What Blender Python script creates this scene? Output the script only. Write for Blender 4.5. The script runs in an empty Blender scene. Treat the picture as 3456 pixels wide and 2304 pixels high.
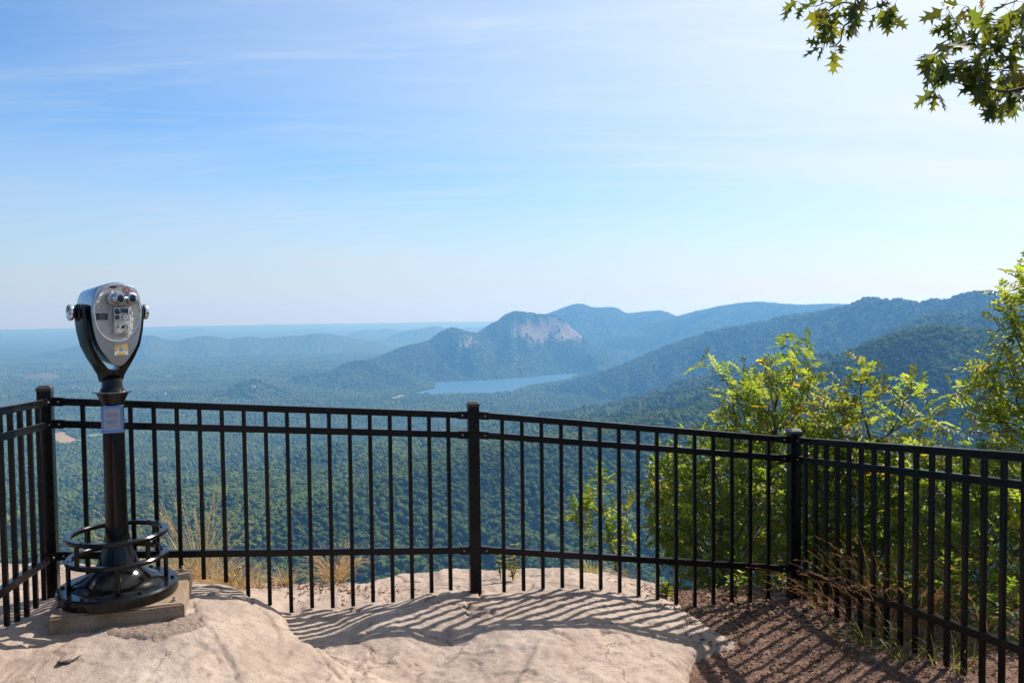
import bpy, bmesh, math, random
import numpy as np
from mathutils import Vector, Matrix, Quaternion
random.seed(7); RNG = np.random.default_rng(7)
R = math.radians
scene = bpy.context.scene
COL = scene.collection
EYE = 1.63                      # metres from the rock at the middle post up to the lens

# ------------------------------------------------------------------ camera
PITCH, ROLL, FOC = R(2.4), R(0.68), 2790.0      # focal length in units of a 3456 wide frame
FWD = np.array([0, math.cos(PITCH), -math.sin(PITCH)])
_rt = np.array([1.0, 0, 0]); _up = np.cross(_rt, FWD)
CR = math.cos(ROLL)*_rt - math.sin(ROLL)*_up
CU = math.sin(ROLL)*_rt + math.cos(ROLL)*_up
def ray(x, y):
    return FWD + (x-1728)/FOC*CR - (y-1152)/FOC*CU
def at(x, y, depth):
    """surveyed sight line -> point at a given depth (metres along +Y)"""
    d = ray(x, y); d = d/d[1]*depth
    return np.array([d[0], d[1], d[2]+EYE])
def far(x, y, dist):
    d = ray(x, y); d = d/math.hypot(d[0], d[1])*dist
    return np.array([d[0], d[1], d[2]+EYE])
def onz(x, y, z):
    d = ray(x, y); k = (z-EYE)/d[2]
    return np.array([d[0]*k, d[1]*k, z])
cd = bpy.data.cameras.new('camera'); cam = bpy.data.objects.new('camera', cd); COL.objects.link(cam)
m = Matrix(((CR[0], CU[0], -FWD[0], 0), (CR[1], CU[1], -FWD[1], 0), (CR[2], CU[2], -FWD[2], EYE), (0, 0, 0, 1)))
cam.matrix_world = m
cd.sensor_width = 36; cd.lens = FOC/3456*36; cd.clip_start = 0.05; cd.clip_end = 120000
scene.camera = cam

# ------------------------------------------------------------------ helpers
def tag(o, label=None, cat=None, group=None, kind=None):
    if label: o['label'] = label
    if cat: o['category'] = cat
    if group: o['group'] = group
    if kind: o['kind'] = kind
    return o
def empty(name, loc, rz=0.0):
    o = bpy.data.objects.new(name, None); COL.objects.link(o)
    o.location = loc; o.rotation_euler = (0, 0, rz); o.empty_display_size = .1
    return o
def link(name, me, mat, parent=None, smooth=False):
    o = bpy.data.objects.new(name, me); COL.objects.link(o)
    if mat is not None:
        for mm in (mat if isinstance(mat, (list, tuple)) else [mat]): me.materials.append(mm)
    if smooth: me.shade_smooth()
    if parent is not None: o.parent = parent
    return o
def mesh_np(name, V, F):
    """V (n,3) array, F (m,k) int array with constant k (or list of those)"""
    me = bpy.data.meshes.new(name)
    Fs = F if isinstance(F, list) else [F]
    V = np.asarray(V, np.float32)
    me.vertices.add(len(V)); me.vertices.foreach_set('co', V.ravel())
    tot = np.concatenate([np.full(len(f), f.shape[1], np.int32) for f in Fs if len(f)])
    idx = np.concatenate([np.asarray(f, np.int32).ravel() for f in Fs if len(f)])
    st = np.concatenate([[0], np.cumsum(tot)[:-1]]).astype(np.int32)
    me.loops.add(len(idx)); me.loops.foreach_set('vertex_index', idx)
    me.polygons.add(len(tot)); me.polygons.foreach_set('loop_start', st)
    me.update(calc_edges=True); me.validate(verbose=False)
    return me
class MB:
    """collects simple solids and links them as ONE mesh object"""
    def __init__(s): s.v = []; s.f = []
    def add(s, V, F):
        n = len(s.v); s.v += [tuple(map(float, p)) for p in V]; s.f += [[i+n for i in f] for f in F]; return s
    def box(s, c, d, M=None, top=1.0):
        x, y, z = [k/2 for k in d]; V = []
        for k, q in ((-1, 1), (1, top)):
            V += [(-x*q, -y*q, k*z), (x*q, -y*q, k*z), (x*q, y*q, k*z), (-x*q, y*q, k*z)]
        V = [Vector(p) for p in V]
        if M is not None: V = [M @ p for p in V]
        V = [p+Vector(c) for p in V]
        return s.add(V, [(3, 2, 1, 0), (4, 5, 6, 7), (0, 1, 5, 4), (1, 2, 6, 5), (2, 3, 7, 6), (3, 0, 4, 7)])
    def bar(s, a, b, w, h, up=(0, 0, 1)):
        a, b = Vector(a), Vector(b); d = (b-a).normalized(); sd = d.cross(Vector(up)).normalized(); u = sd.cross(d)
        V = []
        for p in (a, b):
            V += [p-sd*w/2-u*h/2, p+sd*w/2-u*h/2, p+sd*w/2+u*h/2, p-sd*w/2+u*h/2]
        return s.add(V, [(0, 1, 2, 3), (7, 6, 5, 4), (0, 4, 5, 1), (1, 5, 6, 2), (2, 6, 7, 3), (3, 7, 4, 0)])
    def tube(s, pts, rad, n=6, cap=True):
        pts = [Vector(p) for p in pts]; rad = rad if hasattr(rad, '__len__') else [rad]*len(pts)
        V = []; F = []; pu = None
        for i, p in enumerate(pts):
            d = (pts[min(i+1, len(pts)-1)]-pts[max(i-1, 0)]).normalized()
            if pu is None:
                pu = d.orthogonal().normalized()
            pu = (pu-d*pu.dot(d)); pu = pu.normalized() if pu.length > 1e-6 else d.orthogonal().normalized()
            w = d.cross(pu)
            for k in range(n):
                a = 2*math.pi*k/n; V.append(p+(pu*math.cos(a)+w*math.sin(a))*rad[i])
        for i in range(len(pts)-1):
            for k in range(n):
                k2 = (k+1) % n; F.append((i*n+k, i*n+k2, (i+1)*n+k2, (i+1)*n+k))
        if cap:
            F.append(tuple(range(n))[::-1]); F.append(tuple((len(pts)-1)*n+k for k in range(n)))
        return s.add(V, F)
    def lathe(s, prof, n=32, c=(0, 0, 0), M=None):
        """prof: (radius, z) from bottom to top; closed with the axis when radius is 0"""
        V = []; F = []
        for r, z in prof:
            for k in range(n):
                a = 2*math.pi*k/n; V.append(Vector((r*math.cos(a), r*math.sin(a), z)))
        for i in range(len(prof)-1):
            for k in range(n):
                k2 = (k+1) % n; F.append((i*n+k, i*n+k2, (i+1)*n+k2, (i+1)*n+k))
        if prof[0][0] > 1e-6 and prof[0] != prof[-1]:
            F.append(tuple(range(n))[::-1]); F.append(tuple((len(prof)-1)*n+k for k in range(n)))
        if M is not None: V = [M @ p for p in V]
        return s.add([p+Vector(c) for p in V], F)
    def prism(s, outline, y0, y1, M=None, sc=1.0):
        """outline in (u, z); extruded from y0 to y1 (second end scaled by sc)"""
        n = len(outline); cz = sum(p[1] for p in outline)/n
        V = [Vector((u, y0, z)) for u, z in outline]+[Vector((u*sc, y1, cz+(z-cz)*sc)) for u, z in outline]
        F = [tuple(range(n)), tuple(range(n, 2*n))[::-1]]+[(i, i+n, (i+1) % n+n, (i+1) % n) for i in range(n)]
        if M is not None: V = [M @ p for p in V]
        return s.add(V, F)
    def build(s, name, mat, parent=None, bevel=0.0, seg=2, smooth=False, weld=False):
        me = bpy.data.meshes.new(name); me.from_pydata(s.v, [], s.f)
        bm = bmesh.new(); bm.from_mesh(me)
        if weld: bmesh.ops.remove_doubles(bm, verts=bm.verts, dist=1e-5)
        bmesh.ops.recalc_face_normals(bm, faces=bm.faces)
        if bevel > 0:
            es = [e for e in bm.edges if len(e.link_faces) == 2 and e.calc_face_angle(0) > R(28)]
            bmesh.ops.bevel(bm, geom=es, offset=bevel, segments=seg, affect='EDGES', profile=.6)
        if smooth:
            for f in bm.faces: f.smooth = True
            for e in bm.edges: e.smooth = not (len(e.link_faces) == 2 and e.calc_face_angle(0) > R(38))
        bm.to_mesh(me); bm.free()
        return link(name, me, mat, parent)

# ------------------------------------------------------------------ numpy noise
def _h(ix, iy, iz, seed):
    n = (ix.astype(np.uint32)*np.uint32(374761393) ^ iy.astype(np.uint32)*np.uint32(668265263) ^ iz.astype(np.uint32)*np.uint32(2147483647)) + np.uint32(seed*1013904223 & 0xffffffff)
    n = (n ^ (n >> np.uint32(13)))*np.uint32(1274126177); n ^= n >> np.uint32(16); n = n*np.uint32(2246822519); n ^= n >> np.uint32(13)
    return n
def noise2(x, y, seed=0):
    x0 = np.floor(x); y0 = np.floor(y); fx = x-x0; fy = y-y0
    ix = x0.astype(np.int64); iy = y0.astype(np.int64); z = np.zeros_like(ix)
    u = fx*fx*fx*(fx*(fx*6-15)+10); v = fy*fy*fy*(fy*(fy*6-15)+10)
    def g(dx, dy):
        a = _h(ix+dx, iy+dy, z, seed).astype(np.float64)*(2*math.pi/4294967296.0)
        return np.cos(a)*(fx-dx)+np.sin(a)*(fy-dy)
    a = g(0, 0); b = g(1, 0); c = g(0, 1); d = g(1, 1)
    return (a+(b-a)*u+(c-a)*v+(a-b-c+d)*u*v)*1.5
def fbm(x, y, oct=4, seed=0, gain=.5, ridged=False):
    s = 0; a = 1.0; t = 0
    for i in range(oct):
        n = noise2(x*2**i+17.3*i, y*2**i-9.1*i, seed+i)
        if ridged: n = 1-2*np.abs(n)
        s = s+a*n; t += a; a *= gain
    return s/t
def sstep(a, b, x):
    t = np.clip((x-a)/(b-a), 0, 1); return t*t*(3-2*t)

# ------------------------------------------------------------------ node helpers
class NT:
    def __init__(s, mat):
        s.t = mat.node_tree; s.t.nodes.clear()
    def n(s, typ, **kw):
        nd = s.t.nodes.new(typ)
        for k, v in kw.items():
            if k.startswith('i_'):
                key = k[2:]; key = int(key) if key.isdigit() else key.replace('_', ' ')
                if hasattr(v, 'bl_idname') and hasattr(v, 'is_output'): s.t.links.new(v, nd.inputs[key])
                else: nd.inputs[key].default_value = v
            else: setattr(nd, k, v)
        return nd
    def l(s, a, b): s.t.links.new(a, b)
    def mix(s, fac, a, b, mode='MIX'):
        nd = s.t.nodes.new('ShaderNodeMix'); nd.data_type = 'RGBA'; nd.blend_type = mode
        for i, v in ((0, fac), (6, a), (7, b)):
            if hasattr(v, 'is_output'): s.t.links.new(v, nd.inputs[i])
            elif i == 0: nd.inputs[0].default_value = v
            else: nd.inputs[i].default_value = (*v[:3], 1)
        return nd.outputs[2]
    def math(s, op, a, b=0.0, clamp=False):
        nd = s.t.nodes.new('ShaderNodeMath'); nd.operation = op; nd.use_clamp = clamp
        for i, v in ((0, a), (1, b)):
            if hasattr(v, 'is_output'): s.t.links.new(v, nd.inputs[i])
            else: nd.inputs[i].default_value = v
        return nd.outputs[0]
    def ramp(s, fac, stops, mode='LINEAR'):
        nd = s.t.nodes.new('ShaderNodeValToRGB'); cr = nd.color_ramp; cr.interpolation = mode
        while len(cr.elements) < len(stops): cr.elements.new(.5)
        for e, (p, c) in zip(cr.elements, stops):
            e.position = p; e.color = (*c[:3], 1) if hasattr(c, '__len__') else (c, c, c, 1)
        s.t.links.new(fac, nd.inputs[0]); return nd.outputs[0]
    def noise(s, vec, scale, detail=4, rough=.55, dist=0.0, typ='FBM'):
        nd = s.t.nodes.new('ShaderNodeTexNoise'); nd.inputs['Scale'].default_value = scale
        nd.inputs['Detail'].default_value = detail; nd.inputs['Roughness'].default_value = rough; nd.inputs['Distortion'].default_value = dist
        if vec is not None: s.t.links.new(vec, nd.inputs['Vector'])
        return nd.outputs[0]
    def bump(s, h, strength, dist, nrm=None):
        nd = s.t.nodes.new('ShaderNodeBump'); nd.inputs['Strength'].default_value = strength; nd.inputs['Distance'].default_value = dist
        s.t.links.new(h, nd.inputs['Height'])
        if nrm is not None: s.t.links.new(nrm, nd.inputs['Normal'])
        return nd.outputs[0]
    def out(s, sh, vol=False):
        o = s.t.nodes.new('ShaderNodeOutputMaterial'); s.t.links.new(sh, o.inputs[1 if vol else 0])
def newmat(name):
    mt = bpy.data.materials.new(name); mt.use_nodes = True; return mt, NT(mt)
def pbsdf(t, col, rough=.5, metal=0.0, nrm=None, **kw):
    b = t.n('ShaderNodeBsdfPrincipled')
    for k, v in (('Base Color', col), ('Roughness', rough), ('Metallic', metal)):
        if hasattr(v, 'is_output'): t.l(v, b.inputs[k])
        else: b.inputs[k].default_value = (*v[:3], 1) if hasattr(v, '__len__') else v
    for k, v in kw.items(): b.inputs[k.replace('_', ' ')].default_value = v
    if nrm is not None: t.l(nrm, b.inputs['Normal'])
    return b.outputs[0]
# ------------------------------------------------------------------ sky, sun, haze
SUN_AZ, SUN_EL = R(51), R(46)             # azimuth from +Y towards +X
w = bpy.data.worlds.new('World'); scene.world = w; w.use_nodes = True
t = NT(w)
sky = t.n('ShaderNodeTexSky', sky_type='NISHITA', sun_disc=False, sun_elevation=SUN_EL, sun_rotation=SUN_AZ,
          altitude=900, air_density=1.0, dust_density=1.0, ozone_density=1.0)
geo = t.n('ShaderNodeTexCoord').outputs['Generated']
sx = t.n('ShaderNodeSeparateXYZ'); t.l(geo, sx.inputs[0])
den = t.math('MAXIMUM', t.math('ADD', sx.outputs[2], .10), .04)
cx = t.math('DIVIDE', sx.outputs[0], den); cy = t.math('DIVIDE', sx.outputs[1], den)
cb = t.n('ShaderNodeCombineXYZ'); t.l(cx, cb.inputs[0]); t.l(cy, cb.inputs[1])
mp = t.n('ShaderNodeMapping'); t.l(cb.outputs[0], mp.inputs[0]); mp.inputs['Rotation'].default_value = (0, 0, R(18)); mp.inputs['Scale'].default_value = (.22, 1.0, 1)
n1 = t.noise(mp.outputs[0], 1.1, 7, .62, .9)
mp2 = t.n('ShaderNodeMapping'); t.l(cb.outputs[0], mp2.inputs[0]); mp2.inputs['Rotation'].default_value = (0, 0, R(-12)); mp2.inputs['Scale'].default_value = (.35, .5, 1)
n2 = t.noise(mp2.outputs[0], .55, 4, .55, .4)
mp3 = t.n('ShaderNodeMapping'); t.l(cb.outputs[0], mp3.inputs[0]); mp3.inputs['Rotation'].default_value = (0, 0, R(24)); mp3.inputs['Scale'].default_value = (.5, 2.6, 1)
n3 = t.ramp(t.noise(mp3.outputs[0], 1.5, 9, .68, 1.6), [(.50, 0), (.74, 1)])
c1 = t.ramp(n1, [(.42, 0), (.70, 1)]); c2 = t.ramp(n2, [(.36, .05), (.62, 1)])
cl = t.math('MULTIPLY', c1, c2)
# a thin bright veil round the sun, thickest near it
dv = t.n('ShaderNodeVectorMath', operation='DOT_PRODUCT'); t.l(geo, dv.inputs[0])
dv.inputs[1].default_value = (math.sin(SUN_AZ)*math.cos(SUN_EL), math.cos(SUN_AZ)*math.cos(SUN_EL), math.sin(SUN_EL))
veil = t.ramp(dv.outputs['Value'], [(.22, 0), (.50, .34), (.66, .54), (.78, .82), (.88, 1)])
low = t.ramp(sx.outputs[2], [(.0, .97), (.07, .62), (.20, .14), (.36, 0)])
veil = t.math('MAXIMUM', veil, low)
amt = t.math('ADD', t.math('ADD', t.math('MULTIPLY', cl, .26), t.math('MULTIPLY', t.math('MULTIPLY', n3, c2), .34)), veil, clamp=True)
tint = t.mix(1.0, sky.outputs[0], (.50, .885, 1.24), 'MULTIPLY')
wh_hi = t.ramp(dv.outputs['Value'], [(.0, (3.9, 4.5, 5.1)), (.50, (4.9, 5.75, 6.7)), (.80, (6.2, 6.75, 7.4)), (.95, (7.2, 7.4, 7.6))])
wh_lo = t.ramp(dv.outputs['Value'], [(.0, (3.7, 4.45, 5.1)), (.50, (5.2, 5.7, 6.3)), (.80, (7.4, 7.0, 7.1))])
white = t.mix(t.ramp(sx.outputs[2], [(.03, 1), (.22, 0)]), wh_hi, wh_lo)
mixc = t.mix(amt, tint, white)
bg = t.n('ShaderNodeBackground', i_Strength=.08); t.l(mixc, bg.inputs[0])
wo = t.n('ShaderNodeOutputWorld'); t.l(bg.outputs[0], wo.inputs[0])

sl = bpy.data.lights.new('sun', 'SUN'); sl.energy = 4.8; sl.angle = R(.53); sl.color = (1, .95, .87)
so = bpy.data.objects.new('sun', sl); COL.objects.link(so)
SUND = Vector((math.sin(SUN_AZ)*math.cos(SUN_EL), math.cos(SUN_AZ)*math.cos(SUN_EL), math.sin(SUN_EL)))
so.rotation_euler = SUND.to_track_quat('Z', 'Y').to_euler(); so.location = (20, 16, 40)

hm, t = newmat('haze_air')
v = t.n('ShaderNodeVolumePrincipled'); v.inputs['Color'].default_value = (.15, .43, .90, 1); v.inputs['Density'].default_value = 1.0e-4
v.inputs['Absorption Color'].default_value = (.76, .53, 0, 1); v.inputs['Anisotropy'].default_value = .3
t.out(v.outputs[0], vol=True)
HB = MB().box((0, 0, (-740+125)/2), (74000, 74000, 865)).build('haze', hm)
HB.location = (0, 0, 0); tag(HB, kind='stuff')
vs = scene.view_settings; vs.view_transform = 'Standard'; vs.look = 'None'; vs.exposure = 0.85; vs.gamma = 1; vs.use_curve_mapping = False
# ------------------------------------------------------------------ distant land
BASE = -640.0
def z4(p): return [(2300+x/2.0346, 850+y/2.0346) for x, y in p]
def z5(p): return [(1100+x/1.96, 900+y/1.96) for x, y in p]
def z3(p): return [(400+x/2.6133, 1060+y/2.6133) for x, y in p]
def dd(p): return [(x*1.46939, y*1.46939) for x, y in p]
# crest lines: sight lines with their distance at both ends; slope, crest rounding, gully size
RIDGES = [
 ('table', z5([(330,606),(430,562),(520,527),(690,487),(740,452),(790,417),(840,404),(880,412),(940,432),(1000,436),(1040,422),(1100,378),(1160,348),(1200,314),(1250,296),(1300,299),(1400,312),(1500,318),(1560,345),(1600,385),(1650,425),(1690,462),(1760,520)]), (7600,8500), .42, 60, 45),
 ('left_spur', z5([(-120,705),(30,690),(110,655),(180,625),(250,617),(330,630),(430,665),(560,715),(640,755),(705,790)]), (7300,6750), .36, 90, 26),
 ('spur2', z5([(100,745),(200,765),(300,775),(420,798),(540,822)]), (6900,6350), .3, 60, 14),
 ('pinnacle', z5([(1380,345),(1500,302),(1600,264),(1670,249),(1720,257),(1780,275),(1880,269),(1930,280),(1985,312),(2050,307),(2200,294),(2250,302),(2315,332),(2420,390)]), (10800,10800), .40, 120, 60),
 ('backright', z4([(-150,480),(0,439),(110,410),(300,372),(400,357),(530,348),(700,362),(820,368),(1000,362),(1120,366),(1300,372)]), (9800,9200), .40, 140, 60),
 ('behind_mid', z4([(1250,350),(1100,378),(900,417),(760,432),(600,467),(480,495),(300,560)]), (5600,5900), .5, 60, 30),
 ('mid', z4([(2700,330),(2352,312),(2250,289),(2100,271),(1980,279),(1880,309),(1800,334),(1700,334),(1640,346),(1550,332),(1400,326),(1280,314),(1220,339),(1150,369),(1000,404),(860,440),(760,460),(650,489),(600,503),(450,509),(350,516),(250,534),(150,564),(0,609)])+z5([(2200,548),(2100,588),(2000,630),(1900,668),(1780,705),(1650,745),(1520,785)]), (4200,6150), .52, 50, 40),
 ('near_back', z4([(2700,470),(2352,444),(2150,429),(1850,419),(1700,434),(1600,464),(1500,509),(1400,554),(1300,604),(1200,660),(1050,730),(900,800)]), (3300,3700), .55, 35, 26),
 ('near', z4([(2900,640),(2600,590),(2352,566),(2150,536),(1900,516),(1750,506),(1650,526),(1550,541),(1450,586),(1350,626),(1250,686),(1100,746),(950,796),(850,836),(700,896),(500,966),(300,1021),(100,1076),(0,1096)])+dd([(1480,968),(1400,990),(1250,1008),(1111,1032),(980,1076),(860,1106),(762,1133),(650,1184),(540,1246)]), (2350,1420), .46, 30, 30),
 ('hump', z3([(940,662),(1000,640),(1050,610),(1100,588),(1190,568),(1250,580),(1300,603),(1380,625),(1450,650)]), (6300,6300), .42, 60, 10),
 ('h1', z3([(-150,235),(60,232),(150,215),(200,192),(260,183),(330,192),(400,217),(510,230),(600,212),(680,197),(780,190),(880,202),(960,217),(1050,207),(1160,197),(1220,202),(1270,212),(1380,202),(1500,192),(1620,187),(1700,172),(1780,169),(1860,170),(1950,187),(2050,205),(2200,235)]), (13000,13000), .22, 150, 22),
 ('h2', z5([(400,470),(490,432),(560,417),(640,407),(730,392),(790,407),(850,432),(900,450)]), (15500,15500), .24, 150, 20),
 ('h3', z5([(60,475),(130,457),(180,432),(270,415),(350,417),(400,409),(490,424),(560,440)]), (18500,18500), .22, 200, 20),
 ('h4', z3([(420,150),(530,135),(600,134),(700,120),(750,127),(800,140),(900,150)]), (25000,25000), .2, 150, 20),
 ('h5', z3([(1480,155),(1600,142),(1690,129),(1760,132),(1830,140),(1950,155)]), (23000,23000), .2, 150, 20),
 ('h6', z5([(860,425),(890,412),(960,400),(1000,407),(1080,387),(1150,382),(1250,400)]), (20000,20000), .2, 150, 15),
]
def smooth_line(P, k=4):
    P = np.array(P); out = []
    for i in range(len(P)-1):
        p0 = P[max(i-1, 0)]; p1 = P[i]; p2 = P[i+1]; p3 = P[min(i+2, len(P)-1)]
        for j in range(k):
            s = j/k
            out.append(.5*((2*p1)+(-p0+p2)*s+(2*p0-5*p1+4*p2-p3)*s*s+(-p0+3*p1-3*p2+p3)*s**3))
    out.append(P[-1]); return np.array(out)
LINES = {}
for nm, px, (d0, d1), sl_, rd, gl in RIDGES:
    L = np.array(px); seg = np.concatenate([[0], np.cumsum(np.hypot(*np.diff(L, axis=0).T))]); seg /= seg[-1]
    treeh = 8.0 if d0 < 9000 else 3.0
    P = np.array([far(x, y, d0+(d1-d0)*s) - np.array([0, 0, treeh]) for (x, y), s in zip(L, seg)])
    LINES[nm] = (smooth_line(P, 3), sl_, rd, gl)
LAKE_PX = z5([(562,840),(600,846),(660,842),(720,853),(800,850),(900,847),(1050,846),(1150,838),(1240,832),(1290,806),(1400,781),(1500,766),(1590,750),(1680,716),(1670,708),(1560,710),(1450,720),(1350,732),(1250,738),(1100,748),(1000,752),(900,757),(800,760),(740,762),(722,778),(724,802),(690,815),(640,822)])
LZ = BASE+2
LAKE = np.array([onz(x, y, LZ)[:2] for x, y in LAKE_PX])
_q = []
for i in range(len(LAKE)):
    a_, b_ = LAKE[i], LAKE[(i+1) % len(LAKE)]
    for j in range(8):
        p_ = a_+(b_-a_)*j/8; n_ = np.array([-(b_-a_)[1], (b_-a_)[0]]); n_ = n_/np.hypot(*n_); L_ = np.hypot(*(b_-a_)); _q.append(p_+n_*min(30, .16*L_)*math.sin(math.pi*j/8)*(1.6*RNG.random()-.8))
LAKE = np.array(_q)
def poly_sd(X, Y, P):
    """signed distance, negative inside"""
    d = np.full(X.shape, 1e18); ins = np.zeros(X.shape, bool)
    for i in range(len(P)):
        a = P[i]; b = P[(i+1) % len(P)]; e = b-a
        wx = X-a[0]; wy = Y-a[1]; s = np.clip((wx*e[0]+wy*e[1])/(e@e), 0, 1)
        d = np.minimum(d, (wx-e[0]*s)**2+(wy-e[1]*s)**2)
        c = ((a[1] <= Y) & (b[1] > Y)) | ((b[1] <= Y) & (a[1] > Y))
        with np.errstate(divide='ignore', invalid='ignore'):
            xi = a[0]+(Y-a[1])/(b[1]-a[1]+1e-12)*e[0]
        ins ^= c & (X < xi)
    return np.sqrt(d)*np.where(ins, -1, 1)
def line_near(X, Y, P):
    bd = np.full(X.shape, 1e18); bz = np.zeros(X.shape); bt = np.zeros(X.shape); side = np.zeros(X.shape); acc = 0.0
    for i in range(len(P)-1):
        a = P[i]; b = P[i+1]; e = b[:2]-a[:2]; L = math.sqrt(e@e)
        wx = X-a[0]; wy = Y-a[1]; s = np.clip((wx*e[0]+wy*e[1])/(e@e), 0, 1)
        d = (wx-e[0]*s)**2+(wy-e[1]*s)**2; k = d < bd
        bd = np.where(k, d, bd); bz = np.where(k, a[2]+(b[2]-a[2])*s, bz); bt = np.where(k, acc+L*s, bt)
        side = np.where(k, e[0]*wy-e[1]*wx, side); acc += L
    return np.sqrt(bd), bz, bt, side
CLIFF_A, CLIFF_B = far(*z5([(1225,350)])[0], 8350)[:2], far(*z5([(1700,450)])[0], 8400)[:2]
def land(X, Y):
    X = np.asarray(X, float); Y = np.asarray(Y, float); shp = X.shape; X = X.ravel(); Y = Y.ravel()
    r = np.hypot(X, Y)
    H = BASE+14+22*fbm(X/1500, Y/1500, 3, 3)+27*fbm(X/430, Y/430, 3, 11)
    H += sstep(4500, 9000, r)*(18*fbm(X/900, Y/900, 3, 23, ridged=True))
    if (r > 4500).any():
        q = np.where((r > 3500) & (r < 9500))[0]; sdl = poly_sd(X[q], Y[q], LAKE); wq = sstep(150, 1900, sdl)
        H[q] = LZ+1.5+.004*np.maximum(sdl, 0)+(H[q]-LZ-1.5)*wq
    # talus under the overlook
    tal = -34-.78*np.maximum(r-30, 0)+.10*np.minimum(r, 900)*fbm(X/160, Y/160, 3, 31, ridged=True)
    H = np.maximum(H, tal)+8*np.exp(-np.abs(H-tal)/30)
    for nm, (P, s, rd, gl) in LINES.items():
        zmax = P[:, 2].max(); reach = (zmax-BASE)/s+400
        lo = P[:, :2].min(0)-reach; hi = P[:, :2].max(0)+reach
        k = np.where((X > lo[0]) & (X < hi[0]) & (Y > lo[1]) & (Y < hi[1]))[0]
        if not len(k): continue
        x = X[k]; y = Y[k]; d, z, tt, side = line_near(x, y, P)
        wv = 5.0*gl
        g = fbm(tt/wv+.004*d, d/(3.2*wv), 4, abs(hash_s(nm)) % 97, ridged=True)
        drop = s*(np.sqrt(d*d+rd*rd)-rd)
        if nm == 'near': drop = drop*np.where(side < 0, .30, 1)
        drop = drop*(1+.22*fbm(x/700, y/700, 2, 5))
        if nm == 'table':      # bare cliff on the side that looks over the lake
            e = CLIFF_B-CLIFF_A; tL = ((x-CLIFF_A[0])*e[0]+(y-CLIFF_A[1])*e[1])/(e@e)
            m_ = sstep(-.04, .06, tL)*(1-sstep(.9, 1.06, tL))
            near = (y < (CLIFF_A[1]+e[1]*tL))
            dq = d-70+26*fbm(x/120, y/120, 3, 77)
            cl_ = np.where(dq > 0, np.minimum(dq*1.5, 128)*.95, 0)
            drop = drop+m_*near*cl_*.82
        hz = z-drop-gl*(1-g)*2.0*sstep(rd*.5, rd*.5+9*gl, d)
        kk = 26.0 if r[k].min() < 9000 else 50.0
        a = H[k]; mx = np.maximum(a, hz); H[k] = mx+kk*np.log(np.exp((a-mx)/kk)+np.exp((hz-mx)/kk))-kk*math.log(2)*np.exp(-np.abs(a-hz)/kk)
    sd = poly_sd(X, Y, LAKE) if (r > 4500).any() else np.full(X.shape, 1e9)
    lk = sd < 900
    H = np.where(lk, np.where(sd < 0, LZ-1-8*sstep(0, -60, sd), LZ+.5+np.maximum(H-LZ, 2)*sstep(-5, 260, sd)), H)
    return H.reshape(shp)
def hash_s(s): return sum((i+3)*ord(c)*7 for i, c in enumerate(s))
# clearings: (outline, colour id)
FIELDS = [(dd([(903,909),(915,905),(930,902),(932,906),(915,912),(904,914)]), 1), (dd([(112,995),(146,990),(158,1000),(172,1004),(178,1012),(158,1020),(140,1022),(120,1012)]), 2),
          (dd([(172,1008),(196,1004),(200,1012),(185,1016)]), 1), (z3([(1415,475),(1432,455),(1450,447),(1443,462),(1425,477)]), 3),
          (dd([(52,872),(70,866),(100,863),(130,866),(142,872),(118,878),(80,880),(60,880)]), 3), (dd([(1120,1002),(1160,1000),(1165,1003),(1122,1006)]), 1),
          (dd([(570,994),(602,992),(640,995),(602,997)]), 1), (dd([(196,996),(240,994),(262,998),(215,1002)]), 1), (dd([(0,752.5),(30,753),(8,756)]), 1)]
FLD = []
for p, c in FIELDS:
    FLD.append((np.array([onz(x, y, BASE+16)[:2] for x, y in p]), c))
az = np.radians(np.concatenate([np.arange(-180, -41, 2.5), np.arange(-40, 41.001, .062), np.arange(43.5, 180, 2.5)]))
lr = np.concatenate([np.arange(math.log(9), math.log(700), .03), np.arange(math.log(700), math.log(35600), .0075), [math.log(35600)]])
AZ, LR = np.meshgrid(az, lr); RR = np.exp(LR); GX = RR*np.sin(AZ); GY = RR*np.cos(AZ)
GH = land(GX, GY)
nR, nA = GH.shape
V = np.stack([GX, GY, GH+EYE], -1).reshape(-1, 3)
ii = np.arange(nR-1)[:, None]*nA; jj = np.arange(nA)[None, :]; j2 = (jj+1) % nA
F = np.stack([ii+jj, ii+j2, ii+nA+j2, ii+nA+jj], -1).reshape(-1, 4)
me = mesh_np('terrain', V, F)
# what grows or lies where: r = bare rock, g = pasture, b = bare soil, alpha = fade-out of shade painted under near trees
X = GX.ravel(); Y = GY.ravel(); H = GH.ravel(); msk = np.zeros((len(X), 4), np.float32); msk[:, 3] = sstep(4200, 8500, np.hypot(X, Y))
gr, ga = np.gradient(GH); slope = np.hypot(gr/np.gradient(RR, axis=0), ga/(RR*np.gradient(az)[None, :])).ravel()
e = CLIFF_B-CLIFF_A; tL = ((X-CLIFF_A[0])*e[0]+(Y-CLIFF_A[1])*e[1])/(e@e); dperp = ((X-CLIFF_A[0])*e[1]-(Y-CLIFF_A[1])*e[0])/math.sqrt(e@e)
zone = (np.hypot(X, Y) > 7600) & (np.hypot(X, Y) < 9000) & (tL > .02) & (tL < 1.08)
top = np.interp(tL, [0, .2, .55, .75, 1], [-195, -165, -150, -165, -300]); bot = np.interp(tL, [0, .25, .5, 1], [-300, -345, -325, -345])
wob = 34*fbm(X/70, Y/70, 3, 43)
zone &= (H < top+wob) & (H > bot+wob)
rk = np.where(zone, sstep(.5, .8, slope+.35*fbm(X/60, Y/60, 3, 41)), 0)
b2 = far(*z5([(945,490)])[0], 7700)[:2]
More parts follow.
